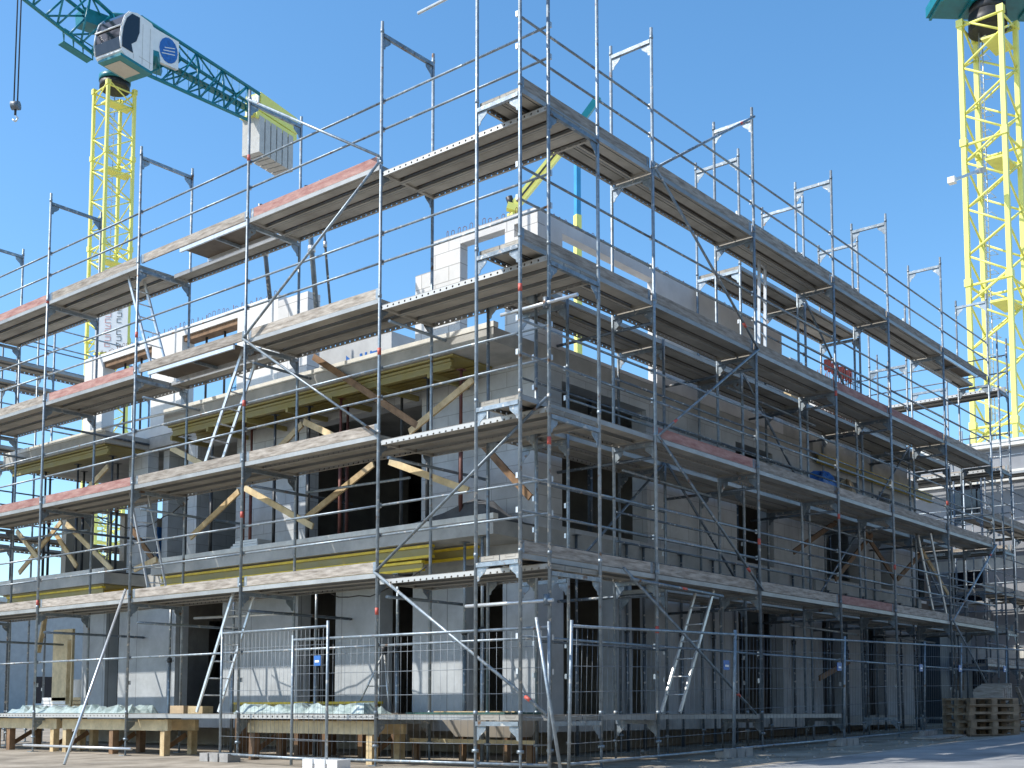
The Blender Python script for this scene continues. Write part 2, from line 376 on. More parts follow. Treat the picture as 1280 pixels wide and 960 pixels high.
# corner ledger stubs
tb = MB(); tb.tube((-.06,.75,5.22), (-.06,-.5,5.22), .024, 'galv_bright', 8); tb.tube((-.06,0,5.15),(-.06,0,5.29),.04,'galv_dark',8); link('tie_tube', tb, WS)
tb = MB(); tb.tube((-.06,1.35,1.42), (-.06,-.1,1.42), .024, 'galv_bright', 8); tb.tube((-.06,0,1.36),(-.06,0,1.50),.04,'galv_dark',8); link('tie_tube', tb, WS)
tb = MB(); tb.tube((1.9,.05,1.86), (4.4,.05,1.80), .024, 'galv', 8); tb.tube((3.2,.05,1.832),(3.34,.05,1.829),.026,'red',8); link('tie_tube', tb, SS)

# ---- inner scaffold close to the right wall
IB = [2.57]*4
IT, IP = run('inner_scaffold', 'narrow scaffold of steel frames standing between the right wall and the outer scaffold', 'scaffold',
    (1.02,1.02), (1,0), (0,1), .88, [.73]+[2.57]*6, [2,4,6,8], 0, [5.95,6.05,6.05,10.15,10.15,10.15,9.3,8.1], {}, [(i,4) for i in range(1,7)]+[(i,6) for i in (3,4,5,6)]+[(3,8),(4,8)],
    [(i,2) for i in (2,3,4,5,6)]+[(i,4) for i in range(7)]+[(i,6) for i in range(7)]+[(3,8),(4,8)], ztr=(10,), inner_rails=[(i,z) for i in range(1,7) for z in (2,4)]+[(i,6) for i in (3,4,5,6)], loz=(0,1,2,6,7), plank_n=2, toe_default=None, m='galv')
for z in (1.0, 2.2, 3.2, 4.6):
    rail(IT, (1.02,1.03,z), (4.32,1.03,z), 'galv_dark', .018)

for k, (x0, x1, z0, z1) in enumerate([(4.32,6.89,4,2),(6.89,9.46,6,4),(9.46,12.03,8,6),(12.03,14.6,4,6),(14.6,17.17,4,2),(9.46,12.03,2,4),(1.75,4.32,2,4)]):
    rail(IT, (x0,1.0,z0+.02), (x1,1.0,z1+.02), 'galv_dark', .021, 'diagonal_brace')
for k in range(1,6):
    for z in (3.7, 5.7, 1.7):
        y = WP[k].y-.09; rail(WS, (.1,y,z-.04*k), (2.28,y,z-.04*k), 'galv' if k%2 else 'galv_dark', .024, 'wall_tie')
for k in range(1,6):
    for z in (1.72, 3.72, 5.72):
        x = SP[k].x+.10; rail(SS, (x,.2,z), (x,1.98,z), 'galv_dark', .024, 'wall_tie')
for k,(y0,y1,z) in enumerate([(9.4,12.2,5.62),(3.6,6.0,3.60),(6.3,9.0,1.66),(12.6,15.2,3.66)]):
    rail(WS, (1.16,y0,z), (1.16,y1,z+.05), 'galv_bright' if k%2==0 else 'galv', .022, 'ledger')
for k,(x0,x1,z) in enumerate([(3.0,5.6,3.66),(6.2,9.6,5.6),(9.0,12.2,3.62),(12.4,15.6,1.64),(8.4,11.5,1.62),(13,17,5.6)]):
    rail(SS, (x0,.93,z), (x1,.93,z-.04), 'galv_dark' if k%2 else 'galv', .022, 'ledger')
# ---- return scaffold round the far right corner
ET, EP = run('return_scaffold', 'scaffold turning away round the far right corner of the building', 'scaffold',
    (18.95,.13), (0,1), (-1,0), .73, [3.07,3.07,2.57], [2,4,6,8], 0, [9.4,9.4,8.6,8.4], {}, 'all', 'all', plank_n=2, toe_default='wood_old', m='galv_dark')
# ---- neighbour's scaffold, far right
NT, NP = run('neighbour_scaffold', 'blue grey scaffold in front of the grey neighbouring house at the right edge', 'scaffold',
    (20.6,1.4), (1,0), (0,1), .73, [2.57,2.57,2.57], [1.3,3.3,5.3], 0, 6.9, {}, 'all', 'all', plank_n=2, toe_default='wood_old', m='galv_dark')
NV, NW = run('neighbour_scaffold', 'scaffold tower close behind the far right corner beside the dark hut', 'scaffold',
    (19.6,9.4), (1,0), (0,1), .73, [2.57,2.57], [1.5,3.5,5.5,7.5], 0, 9.2, {}, 'all', 'all', plank_n=2, toe_default='wood_old', m='galv')
NU, NQ = run('neighbour_scaffold', 'farther scaffold climbing the white banded wall of the neighbouring block at the right edge', 'scaffold',
    (26.7,-1.2), (0,1), (1,0), .73, [2.57,2.57,2.57], [1.5,3.5,5.5,7.5], 0, 9.0, {}, 'all', 'all', plank_n=2, toe_default=None, m='galv')
# ---- scaffold round the north end, far left
FT, FP = run('end_scaffold', 'scaffold crossing the far left end with two parallel plank decks against the sky', 'scaffold',
    (-2.6,16.6), (1,0), (0,1), .73, [2.57,2.57,2.57], [4,6,8], 0, [9.2]*4, {}, 'all', 'all', plank_n=2, toe_default=None, m='galv')
FU, FQ = run('end_scaffold', 'second scaffold row behind the crossing one at the far left end', 'scaffold',
    (-2.6,18.3), (1,0), (0,1), .73, [2.57,2.57,2.57], [4,6,8], 0, [9.0]*4, {}, 'all', 'all', plank_n=2, toe_default=None, m='galv_dark')

# ------------------------------------------------------------------ ladders
def ladder(p, q, side, label, w=.34, m='galv_bright', n=None, r=.017):
    p, q, s = V(p), V(q), V(side)
    T = thing('ladder', label, 'ladder', q if q.z < p.z else p)
    for k in (-1, 1):
        b = MB(); b.bar(p+s*k*w/2, q+s*k*w/2, .028, .05, m, up=s.cross(p-q)); link('ladder_rail', b, T)
    n = n or int((p-q).length/.28)
    for i in range(1, n):
        c = p.lerp(q, i/n); b = MB(); b.tube(c-s*(w/2-.005), c+s*(w/2-.005), r-.004, m, 6); link('rung', b, T)
ladder((.34,9.98,8.25),(.34,9.0,6.02),(.98,.0,.0),'aluminium ladder hanging under the open hatch of the top deck, left scaffold')
ladder((.45,6.55,6.1),(.30,7.45,4.02),(.98,.1,.0),'aluminium ladder from the third to the fourth deck near the second pole, left scaffold')
ladder((.45,9.75,3.98),(.45,9.05,2.02),(.9,-.3,0),'aluminium ladder with red end caps between second and third deck, left scaffold')
ladder((.40,6.6,1.95),(.25,7.3,.03),(.95,-.1,0),'aluminium ladder from the lowest deck up through the first level, left scaffold', w=.42)
ladder((4.62,.5,1.93),(3.5,.45,.02),(.0,.9,.0),'aluminium ladder leaning between the bottom two decks, right scaffold', w=.36)
ladder((14.0,.5,3.9),(14.9,.5,2.02),(.25,.9,0),'aluminium ladder on the second deck beside timber crosses, right scaffold')
ladder((6.95,.6,8.5),(6.85,.6,6.02),(.55,.1,0),'bright tall ladder standing upright through the upper decks, right scaffold', w=.62)

# ------------------------------------------------------------------ ground, road
def sheet(name, x0, x1, y0, y1, dz, m, nx=40, ny=20, kind='structure'):
    b = MB(); vs = []; fs = []
    for j in range(ny+1):
        for i in range(nx+1):
            x = x0+(x1-x0)*i/nx; y = y0+(y1-y0)*j/ny; vs.append((x, y, G(x)+dz))
    for j in range(ny):
        for i in range(nx):
            a = j*(nx+1)+i; fs.append((a, a+1, a+nx+2, a+nx+1))
    b.add(vs, fs, m); return struct(name, b)
b = MB()
xs = [-600,-14,22,600]; vs = []
for y in (-600, 900):
    for x in xs: vs.append((x, y, G(x)))
b.add(vs, [(0,1,5,4),(1,2,6,5),(2,3,7,6)], 'ground'); struct('ground', b)
b = MB(); vs = []
for y in (-11.5, -1.75):
    for x in xs: vs.append((x, y, G(x)+.006))
b.add(vs, [(0,1,5,4),(1,2,6,5),(2,3,7,6)], 'asphalt'); struct('road', b)
b = MB()
for x0, x1 in ((-14,22),(22,80)):
    b.hexa([(x0,-1.75,G(x0)-.1),(x1,-1.75,G(x1)-.1),(x1,-1.63,G(x1)-.1),(x0,-1.63,G(x0)-.1),
            (x0,-1.75,G(x0)+.012),(x1,-1.75,G(x1)+.012),(x1,-1.63,G(x1)+.012),(x0,-1.63,G(x0)+.012)], 'kerb')
struct('kerb', b)
# loose rubble, nobody could count it
b = MB()
for i in range(650):
    x = random.uniform(-3, 18); y = random.uniform(-1.6, 1.9) if i % 3 else random.uniform(-1.4,-.2); r = random.uniform(.006, .03)*(1 if i%11 else 1.9)
    z = G(x)
    vs = [(x+r*random.uniform(.6,1.2)*math.cos(t), y+r*random.uniform(.6,1.2)*math.sin(t), z-.003) for t in (0,1.6,3.1,4.7)]
    top = [(x+(v[0]-x)*.55, y+(v[1]-y)*.55, z+r*random.uniform(.4,.9)) for v in vs]
    b.hexa(vs+top, random.choice(['ground','ground','kerb']))
struct('rubble', b, kind='stuff')

# ------------------------------------------------------------------ the building
BD = thing('unfinished_building', 'white and grey block building under construction inside the scaffolding', 'building', (2.3,2,G(2)))
def wall_x(x0, x1, y0, y1, z0, z1, ops, m, name='wall'):
    b = MB(); y = y0
    for (a, c, zb, zt) in sorted(ops):
        if a > y: b.box(x0,x1,y,a,z0,z1,m)
        if zb > z0+.01: b.box(x0+.001,x1-.001,a,c,z0,zb,m)
        if zt < z1-.01: b.box(x0+.001,x1-.001,a,c,zt,z1,m)
        y = c
    if y < y1: b.box(x0,x1,y,y1,z0,z1,m)
    return link(name, b, BD)
def wall_y(y0, y1, x0, x1, z0, z1, ops, m, name='wall'):
    b = MB(); x = x0
    for (a, c, zb, zt) in sorted(ops):
        if a > x: b.box(x,a,y0,y1,z0,z1,m)
        if zb > z0+.01: b.box(a,c,y0+.001,y1-.001,z0,zb,m)
        if zt < z1-.01: b.box(a,c,y0+.001,y1-.001,zt,z1,m)
        x = c
    if x < x1: b.box(x,x1,y0,y1,z0,z1,m)
    return link(name, b, BD)
# floor slabs
def slab(x0,x1,y0,y1,z0,z1,m='concrete'):
    b = MB(); b.box(x0,x1,y0,y1,z0,z1,m); return link('floor_slab', b, BD)
b = MB(); b.box(2.25,17.6,1.95,16.5,-.27,-.055,'concrete'); link('floor_slab', b, BD)
b = MB(); b.box(3.4,17.2,2.6,16.2,-.9,-.272,'concrete_soffit'); link('foundation_wall', b, BD)
slab(2.3,17.5,2.0,16.4,2.60,2.83); slab(2.3,17.5,2.0,16.4,5.45,5.68)
for (y0,y1,z,xx) in ((2.04,10.3,5.68,1.3),(2.04,10.6,2.83,1.3),(12.3,16.4,5.66,1.3),(12.2,16.4,2.80,1.3)):
    s = slab(xx,2.296,y0,y1,z-.22,z)
    u = MB(); u.box(xx-.012,xx+.10,y0-.01,y1,z+.004,z+.085,'upstand'); sub('slab_rim', u, s)
    if z < 3:
        u = MB(); u.box(xx+.12,2.29,y0+.02,y1-.02,z+.004,z+.03,'bitumen'); sub('sealing_sheet', u, s)
for (x0,x1,z) in ((11.6,17.5,5.72),(11.6,17.5,2.80)):
    s = slab(x0,x1,1.93,1.996,z-.22,z)
# storey 0 and 1, west
wall_x(2.3,2.6,2.0,12.3,-.05,2.6,[(2.7,3.5,-.05,2.35),(4.63,5.4,-.05,2.35),(6.5,7.5,-.05,2.35),(9.7,11.2,-.05,2.35)],'panel_wall')
wall_x(2.3,2.6,2.0,10.9,2.83,5.45,[(4.45,7.34,2.83,5.2),(9.35,10.6,2.83,5.3)],'block_grey')
wall_x(2.3,2.6,12.3,14.6,-.05,2.6,[(13.2,13.7,-.05,2.3)],'panel_wall')
wall_x(2.3,2.55,12.3,13.0,2.83,5.45,[],'block_grey')
# top storey west
wall_x(2.3,2.48,2.0,4.24,5.69,7.83,[(2.38,2.47,7.45,7.66),(2.66,3.61,5.69,7.64)],'block')
wall_x(2.3,2.48,4.241,4.62,5.69,7.33,[],'block')
wall_x(2.3,2.6,7.36,8.2,5.69,7.70,[],'block')
wall_x(2.3,2.6,8.201,14.85,5.69,7.83,[(9.41,11.21,5.75,7.64),(12.27,14.11,5.9,7.64)],'lintel')
# south
wall_y(2.0,2.3,2.601,17.5,-.05,2.6,[(2.93,4.32,-.05,2.4),(4.8,5.5,-.05,2.4),(8.4,10.2,-.05,2.4),(12.0,13.2,-.05,2.4),(14.1,15.4,-.05,2.4)],'panel_wall')
wall_y(2.0,2.3,2.601,17.5,2.83,5.45,[(2.9,5.3,2.9,5.2),(8.4,9.9,2.9,5.2),(12.2,14.1,2.9,5.2),(15.2,15.9,2.9,5.2)],'block_grey')
wall_y(2.0,2.18,2.481,10.4,5.69,7.80,[(2.93,5.65,5.75,7.59)],'parapet')
wall_y(2.0,2.18,10.401,17.0,5.69,7.30,[(10.45,13.3,6.1,7.31),(15.4,17.0,6.75,7.31)],'concrete')
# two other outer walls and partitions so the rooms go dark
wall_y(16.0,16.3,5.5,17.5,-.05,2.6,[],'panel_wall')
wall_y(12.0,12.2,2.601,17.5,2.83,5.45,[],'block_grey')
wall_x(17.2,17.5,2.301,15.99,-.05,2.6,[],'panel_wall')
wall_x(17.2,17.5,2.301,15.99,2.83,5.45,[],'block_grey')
wall_y(8.2,8.4,2.61,17.19,-.05,2.6,[(6.5,7.5,-.05,2.1)],'dim_wall','partition_wall')
wall_y(8.2,8.4,2.61,17.19,2.83,5.45,[(5.8,6.8,2.83,5)],'dim_wall','partition_wall')
wall_x(7.4,7.6,2.31,8.19,-.05,2.6,[],'dim_wall','partition_wall')
wall_x(7.4,7.6,2.31,8.19,2.83,5.45,[],'dim_wall','partition_wall')
wall_x(9.8,10.0,2.31,8.19,-.05,2.6,[],'dim_wall','partition_wall')
wall_y(5.0,5.2,7.61,17.1,2.83,5.45,[],'dim_wall','partition_wall')
wall_x(4.6,4.8,8.401,11.99,2.83,5.45,[(9.3,9.9,2.83,4.9)],'dim_wall','partition_wall')
wall_x(4.6,4.8,12.21,14.1,2.83,5.45,[(12.9,13.4,3.6,4.9)],'dim_wall','partition_wall')
wall_x(5.0,5.2,8.401,15.99,-.05,2.6,[(9.4,10.3,-.05,2.2),(13,13.8,.8,2.1)],'dim_wall','partition_wall')
wall_x(3.6,3.8,14.9,16.3,-.05,1.25,[],'block','low_wall')
wall_y(16.1,16.3,2.7,9.5,2.83,4.75,[(3.4,4.2,3.6,4.7),(5.4,6.6,3.6,4.7)],'render_beige','partition_wall')
wall_x(3.4,3.6,12.4,13.3,2.83,5.2,[],'dim_wall','partition_wall')
wall_y(14.6,14.8,2.601,3.59,-.05,2.6,[],'dim_wall','partition_wall')
for (y0,y1) in ((9.41,11.21),(12.27,14.11)):
    b = MB(); b.box(2.34,2.58,y0+.003,y1-.003,7.53,7.637,'wood_brown'); link('lintel_formwork', b, BD)
    for k in (1,2):
        y = y0+(y1-y0)*k/3; b = MB(); b.tube((2.46,y,5.9),(2.46,y,7.528),.024,'prop',8); link('window_prop', b, BD)
b = MB()
for y in [8.5+i*.16 for i in range(16)]: b.tube((3.4,y,5.69),(3.4,y,6.8),.012,'sky_blue',5)
for z in (5.95,6.35,6.75): b.tube((3.4,8.4,z),(3.4,11,z),.015,'sky_blue',5)
link('safety_grating', b, BD)
b = MB(); b.box(5.0,6.0,15.9,16.05,3.5,4.5,'blue'); link('window_tarp', b, BD)
# rebar hooks standing out of the wall heads
def hook(p, d, h=.11):
    b = MB(); p = V(p); d = V(d)
    b.path([p, p+V((0,0,h)), p+d*.035+V((0,0,h+.02)), p+d*.07+V((0,0,h)), p+d*.07+V((0,0,h*.35))], .005, 'rust', 4); link('rebar_hook', b, BD)
n = 0
for i in range(44): y = 8.4+i*.145; hook((2.42,y,7.83),(random.uniform(-.6,.6),.6,0), random.uniform(.08,.15))
for i in range(12): y = 2.5+i*.135; hook((2.42,y,7.83),(random.uniform(-.4,.4),.8,0), random.uniform(.08,.15))
for i in range(40): x = 2.7+i*.15; hook((x,2.12,7.80),(.8,random.uniform(-.4,.4),0), random.uniform(.07,.12))

# formwork under the slabs: edge panels and yellow beams
def beam(p, q, label, group=None, w=.08, h=.20, m='beam_yellow', name='formwork_beam'):
    b = MB(); p, q = V(p), V(q); d = q-p; e = d.normalized()
    b.bar(p+V((0,0,h/2-.02)), q+V((0,0,h/2-.02)), w, .04, m); b.bar(p-V((0,0,h/2-.02)), q-V((0,0,h/2-.02)), w, .04, m)
    b.bar(p, q, .03, h-.085, 'ply_yellow' if m == 'beam_yellow' else m)
    return solo(name, b, label, 'beam', V(p)-V((0,0,h/2)), group)
beam((1.42,3.35,2.48),(1.42,10.4,2.48),'bright yellow beam along the front under the lower left slab')
beam((1.95,2.9,2.48),(1.95,10.4,2.48),'yellow beam nearer the wall under the lower left slab')
beam((1.42,3.55,2.27),(1.42,10.2,2.27),'lower of the two stacked yellow front beams under the lower left slab', h=.16)
beam((1.42,12.4,2.44),(1.42,16.2,2.44),'yellow beam under the far left lower slab')
beam((2.05,12.4,2.44),(2.05,16.2,2.44),'yellow beam close to the wall under the far left lower slab')
def ply(x0,x1,y0,y1,z0,z1,label):
    b = MB(); b.box(x0,x1,y0,y1,z0,z1,'ply_yellow'); return solo('shuttering_sheet', b, label, 'formwork', (x0,y0,z0))
ply(1.36,2.28,2.9,10.25,5.425,5.452,'yellow plywood sheet under the upper left slab')
ply(1.36,2.28,12.4,16.3,5.405,5.432,'yellow plywood sheet under the upper far left slab')
ply(1.36,2.28,12.3,16.3,2.545,2.572,'yellow plywood sheet under the lower far left slab')
beam((1.45,3.0,5.33),(1.45,10.2,5.33),'yellow beam carrying the upper left slab near its edge', h=.16, m='ply_yellow')
beam((2.0,3.0,5.33),(2.0,10.2,5.33),'yellow beam carrying the upper left slab near the wall', h=.16, m='ply_yellow')
beam((1.45,12.4,5.31),(1.45,16.2,5.31),'yellow beam carrying the upper far left slab', h=.16, m='ply_yellow')
beam((11.7,1.86,5.40),(18.2,1.86,5.40),'olive yellow beam under the upper slab on the right facade')
for i in range(7):
    y = 3.4+i*1.12
    beam((1.35,y,5.205),(2.27,y,5.205),'short cross beam of yellow formwork below the upper left slab','short cross beams under the upper left slab', h=.08, w=.06, m='ply_yellow')

# shoring props
def prop(x, y, z0, z1, label, group, m='prop'):
    T = thing('shoring_prop', label, 'prop', (x,y,z0), group)
    zm = z0+(z1-z0)*.58
    b = MB(); b.tube((x,y,z0),(x,y,zm),.030,m,8); b.box(x-.06,x+.06,y-.06,y+.06,z0,z0+.008,m); link('outer_tube', b, T)
    b = MB(); b.tube((x,y,zm+.001),(x,y,z1-.008),.023,'prop' if m=='prop' else m,8); link('inner_tube', b, T)
    b = MB(); b.tube((x,y,zm-.03),(x,y,zm+.05),.045,'prop_red' if m == 'prop' else 'prop',8); b.bar((x-.09,y,zm),(x+.09,y,zm),.015,.015,'galv'); link('collar', b, T)
    b = MB(); b.box(x-.06,x+.06,y-.06,y+.06,z1-.008,z1,m); link('head_plate', b, T)
g1 = 'steel props under the upper left slab'
for i, y in enumerate([2.9,3.6,4.7,5.6,6.4,7.3,8.15,9.1,9.9]):
    prop(1.55, y, 2.865, 5.245, 'dark steel prop standing on the lower left slab under the upper yellow formwork', g1, 'prop' if i%3 else 'prop_red')
for i, y in enumerate([3.3,4.6,5.9,7.2,8.5,9.7]):
    prop(1.98, y, 2.865, 5.245, 'dark steel prop standing on the lower left slab under the upper yellow formwork', g1, 'prop' if i%2 else 'prop_red')
for i, y in enumerate([12.5,13.1,13.8,14.4,15.1,15.8]):
    prop(1.6 + .5*(i%2), y, 2.83, 5.225, 'dark steel prop standing on the far left slab with sky behind', 'steel props on the far left slab')
for i, y in enumerate([2.35,2.95,4.1,6.0,8.2,10.1]):
    prop(1.42 if i != 1 else 1.7, y, G(1.5), 2.184 if i > 1 else 2.60, 'pale blue steel prop standing on the ground before the left wall', 'ground props before the left wall', 'galv')
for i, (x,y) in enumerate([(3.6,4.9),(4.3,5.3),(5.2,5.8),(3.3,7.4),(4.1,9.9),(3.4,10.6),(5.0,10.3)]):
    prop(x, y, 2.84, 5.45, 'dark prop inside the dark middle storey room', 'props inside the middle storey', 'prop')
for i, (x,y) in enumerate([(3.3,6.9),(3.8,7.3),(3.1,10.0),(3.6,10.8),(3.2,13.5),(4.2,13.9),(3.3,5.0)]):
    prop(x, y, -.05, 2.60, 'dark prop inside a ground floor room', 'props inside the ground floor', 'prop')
for i, x in enumerate([11.9,12.8,13.7,14.8,15.8,16.8]):
    prop(x, 1.80, G(x), 2.58, 'steel prop standing on the ground before the right wall', 'ground props before the right wall', 'galv_dark')

for i, x in enumerate([3.2,4.6,5.1,6.3,7.4,8.2,9.1,10.6]):
    prop(x, 1.955, G(x), 2.795, 'steel prop standing close to the ground floor wall of the right facade', 'props close to the right wall', 'galv_dark')
for i, (x,y) in enumerate([(3.3,2.7),(3.9,2.9),(4.5,2.6),(5.0,3.0),(8.8,2.8),(9.5,2.6),(12.6,2.7),(13.3,2.8),(13.8,2.6),(15.5,2.6)]):
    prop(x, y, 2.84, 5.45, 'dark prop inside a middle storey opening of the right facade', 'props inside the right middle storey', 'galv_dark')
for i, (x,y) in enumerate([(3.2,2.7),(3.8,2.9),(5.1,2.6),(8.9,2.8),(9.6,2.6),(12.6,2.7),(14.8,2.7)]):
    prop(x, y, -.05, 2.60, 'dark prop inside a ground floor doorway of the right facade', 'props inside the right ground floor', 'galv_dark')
# hanging cables
for k, (y0,y1,z) in enumerate([(3.2,6.1,2.2),(9.2,12.2,3.9),(6.4,9.1,2.3)]):
    b = MB(); pts = [(1.12, y0+(y1-y0)*t/12, z-.35*math.sin(math.pi*t/12)-.02*(t%3)) for t in range(13)]; b.path(pts,.010,'black',5)
    solo('power_cable', b, 'black cable sagging between the inner poles of the left scaffold, '+['near the corner','high at the far end','in the middle'][k], 'cable', pts[0])
# timber braces, crossed between the slabs
def brace(a, b_, pl, at, label, m='pine', w=.105, t=.035):
    if pl == 'x': p, q = onx(*a, at), onx(*b_, at); n = V((1,0,0))
    else: p, q = ony(*a, at), ony(*b_, at); n = V((0,1,0))
    mb = MB(); mb.bar(p, q, t, w, m, up=n.cross(q-p))
    solo('timber_brace', mb, label, 'timber', p if p.z < q.z else q, 'diagonal timber braces')
LBR = [((392,446),(522,532),1.23,'brown board running down from the upper slab edge beside the corner bay','wood_brown'),
 ((512,540),(592,474),1.23,'board rising to the right up to the slab, nearest the building corner','pine'),
 ((306,610),(391,658),1.30,'pale sunlit board falling to the right below the second red marked pole','pine_pale'),
 ((382,648),(467,580),1.36,'orange board rising to the right before the big dark opening','pine'),
 ((487,577),(585,613),1.30,'pale sunlit board falling to the right close before the block wall','pine_pale'),
 ((603,555),(663,622),1.75,'brown board falling to the right against the corner wall','wood_brown'),
 ((380,527),(440,556),1.30,'short pale board below the upper slab left of the corner bay','pine'),
 ((343,566),(378,530),1.36,'short board rising to the right behind a pole, upper left deck','pine'),
 ((238,672),(299,614),1.30,'board rising to the right beside the leaning ladder','pine'),
 ((214,560),(262,585),1.30,'short pale board beneath the broken slab end','pine_pale'),
 ((107,614),(135,583),1.30,'short board under the far left slab','pine'),
 ((21,664),(48,698),1.25,'left arm of the first timber cross at the far left','pine_pale'),
 ((24,716),(77,652),1.32,'right arm of the first timber cross at the far left','pine'),
 ((83,655),(140,712),1.25,'long pale board falling to the right at the far left','pine_pale'),
 ((70,668),(96,708),1.36,'brown tipped board behind the first timber cross','pine'),
 ((164,660),(192,700),1.5,'dark board falling to the right behind the third pole','wood_brown'),
 ((168,712),(196,699),1.25,'flat lying board end on the lower left slab','pine')]
for a, b_, at, lab, m in LBR: brace(a, b_, 'x', at, lab, m)
RBR = [((1044,724),(1090,668),1.45,'left rising arm of the timber cross behind the fourth pole, right facade','wood_brown'),
 ((1076,658),(1119,724),1.38,'falling arm of the timber cross, right facade','wood_brown'),
 ((1122,724),(1153,690),1.45,'short rising board right of the timber cross, right facade','wood_brown'),
 ((1145,676),(1186,744),1.38,'last falling board next to the ladder, right facade','pine'),
 ((1024,848),(1062,826),1.3,'thick brown board leaning above the lowest deck, right facade','wood_brown'),
 ((992,690),(1046,652),1.45,'dark board below the deck left of the timber cross, right facade','wood_brown')]
for a, b_, at, lab, m in RBR: brace(a, b_, 'y', at, lab, m)

# long pull-push props leaning on the top storey wall, left
def lean(a, b_, x0, x1, label, m='galv_dark', r=.03):
    p, q = onx(*a, x0), onx(*b_, x1); mb = MB(); mb.tube(p, q, r, m, 8); mb.tube(p.lerp(q,.5)-V((0,0,.05)), p.lerp(q,.5)+V((0,0,.05)), r*1.5, 'galv_bright', 8)
    solo('leaning_prop', mb, label, 'prop', q, 'long props leaning over the left top deck')
lean((325,255),(338,378),1.2,1.6,'long dark prop leaning beside the second pole, leftmost of three', r=.04)
lean((383,232),(396,390),1.2,1.6,'long bright prop leaning above the second deck, middle of three','galv', r=.045)
lean((400,225),(413,386),1.2,1.5,'thin dark prop leaning above the second deck, rightmost of three', r=.022)

# ------------------------------------------------------------------ site clutter
# wrapped block stack with blue print seen over the upper slab
T = thing('block_stack', 'grey wrapped block stack with blue print behind the upper left slab', 'blocks', (3.5,6.35,5.69))
b = MB(); b.box(3.5,5.2,6.40,8.7,5.69,7.05,'weight'); link('block_pack', b, T)
b = MB()
def pr(y0,y1,z0,z1): b.box(3.490,3.497,y0,y1,z0,z1,'blue')
b.prism([(3.497,7.62,6.5),(3.497,7.62,6.82),(3.497,7.45,6.68),(3.497,7.10,6.5)],(-.006,0,0),'blue'); pr(7.18,7.24,6.6,6.78); pr(7.05,7.1,6.6,6.78); pr(6.92,6.96,6.58,6.78); pr(6.78,6.88,6.62,6.66); pr(6.78,6.92,6.72,6.76)
link('printed_logo', b, T)
# blocks waiting at top right, bright white
def bpack(p, sx_, sy_, sz_, label, m='block', name='block_stack'):
    T = thing(name, label, 'blocks', p); x,y,z = p
    b = MB()
    for i in range(max(1,int(sz_/.25))):
        for j in range(max(1,int(sx_/.6))):
            b.box(x+j*.61,x+j*.61+.6,y,y+sy_,z+i*.252,z+i*.252+.25,m)
    link('blocks', b, T)
    b = MB(); b.box(x,x+sx_,y,y+sy_,z-.12,z-.004,'pine'); link('pallet_base', b, T)
bpack((12.2,2.7,7.1),.9,.6,.85,'bright white block stack standing above the top right wall')
b = MB()
for x in (12.25,13.0):
    for y in (2.75,3.2): b.box(x,x+.08,y,y+.08,5.69,6.97,'pine')
solo('trestle', b, 'timber legs carrying the bright white block stack', 'trestle', (12.2,2.7,5.69))
bpack((13.9,2.6,5.81),1.2,.9,1.5,'tall white block stack on the top floor at the far right')
bpack((4.2,3.2,5.81),1.2,1.,.6,'low white block stack seen through the corner opening of the top storey')
# rusty rebar cage
T = thing('rebar_cage', 'rusty brown reinforcement cage with red tops on the top right deck', 'rebar', (11.1,1.1,6.02))
b = MB()
for i in range(12):
    for y in (1.2,1.6): b.tube((11.1+i*.12,y,6.02),(11.1+i*.12,y,7.05+.1*(i%3)),.008,'rust',5)
for k in range(8):
    for y in (1.2,1.6): b.tube((11.05,y,6.1+k*.12),(12.5,y,6.1+k*.12),.007,'rust',5)
link('bars', b, T)
b = MB()
for i in range(8): b.box(11.15+i*.17,11.22+i*.17,1.37,1.43,7.1,7.32+.05*(i%2),'red')
for i in range(8): b.tube((11.185+i*.17,1.4,6.02),(11.185+i*.17,1.4,7.1),.006,'rust',5)
link('red_markers', b, T)
# blue tarp bundles on the third deck, right
def bundle(c, r, label, m, name='tarp_bundle', cat='tarpaulin'):
    mb = MB(); c = V(c); nu, nv = 14, 9; vs = []; fs = []
    for j in range(nv+1):
        for i in range(nu):
            t = 2*math.pi*i/nu; ph = math.pi*j/nv
            k = 1+.18*math.sin(3*t+2*ph)+.12*math.sin(7*t+1.3*j)
            vs.append((c.x+r[0]*k*math.cos(t)*math.sin(ph), c.y+r[1]*k*math.sin(t)*math.sin(ph), c.z+r[2]*(1+.25*math.sin(5*t))*math.cos(ph)*(1 if math.cos(ph) > 0 else .55)))
    for j in range(nv):
        for i in range(nu): fs.append((j*nu+i, j*nu+(i+1)%nu, (j+1)*nu+(i+1)%nu, (j+1)*nu+i))
    mb.add(vs, fs, m); return solo(name, mb, label, cat, (c.x,c.y,c.z-r[2]*.5))
bundle((11.0,1.45,4.45),(.75,.3,.42),'crumpled blue tarpaulin bundle lying on the middle right deck','blue')
bundle((12.15,1.45,4.5),(.30,.25,.38),'small beige sack next to the blue tarpaulin','cardboard','sack','sack')
bundle((8.0,1.45,4.35),(.33,.25,.30),'small light blue bag on the middle right deck','sky_blue','sack','sack')
# black cable chain net below tarp
T = thing('air_duct', 'coil of black hose hanging before the dark opening under the blue tarpaulin', 'hose', (9.6,1.3,4.02))
b = MB(); pts = [(9.2+i*.09,1.35+.05*math.sin(i),4.12+.09*math.sin(i*1.7)) for i in range(18)]; b.path(pts,.04,'black',7); link('hose', b, T)
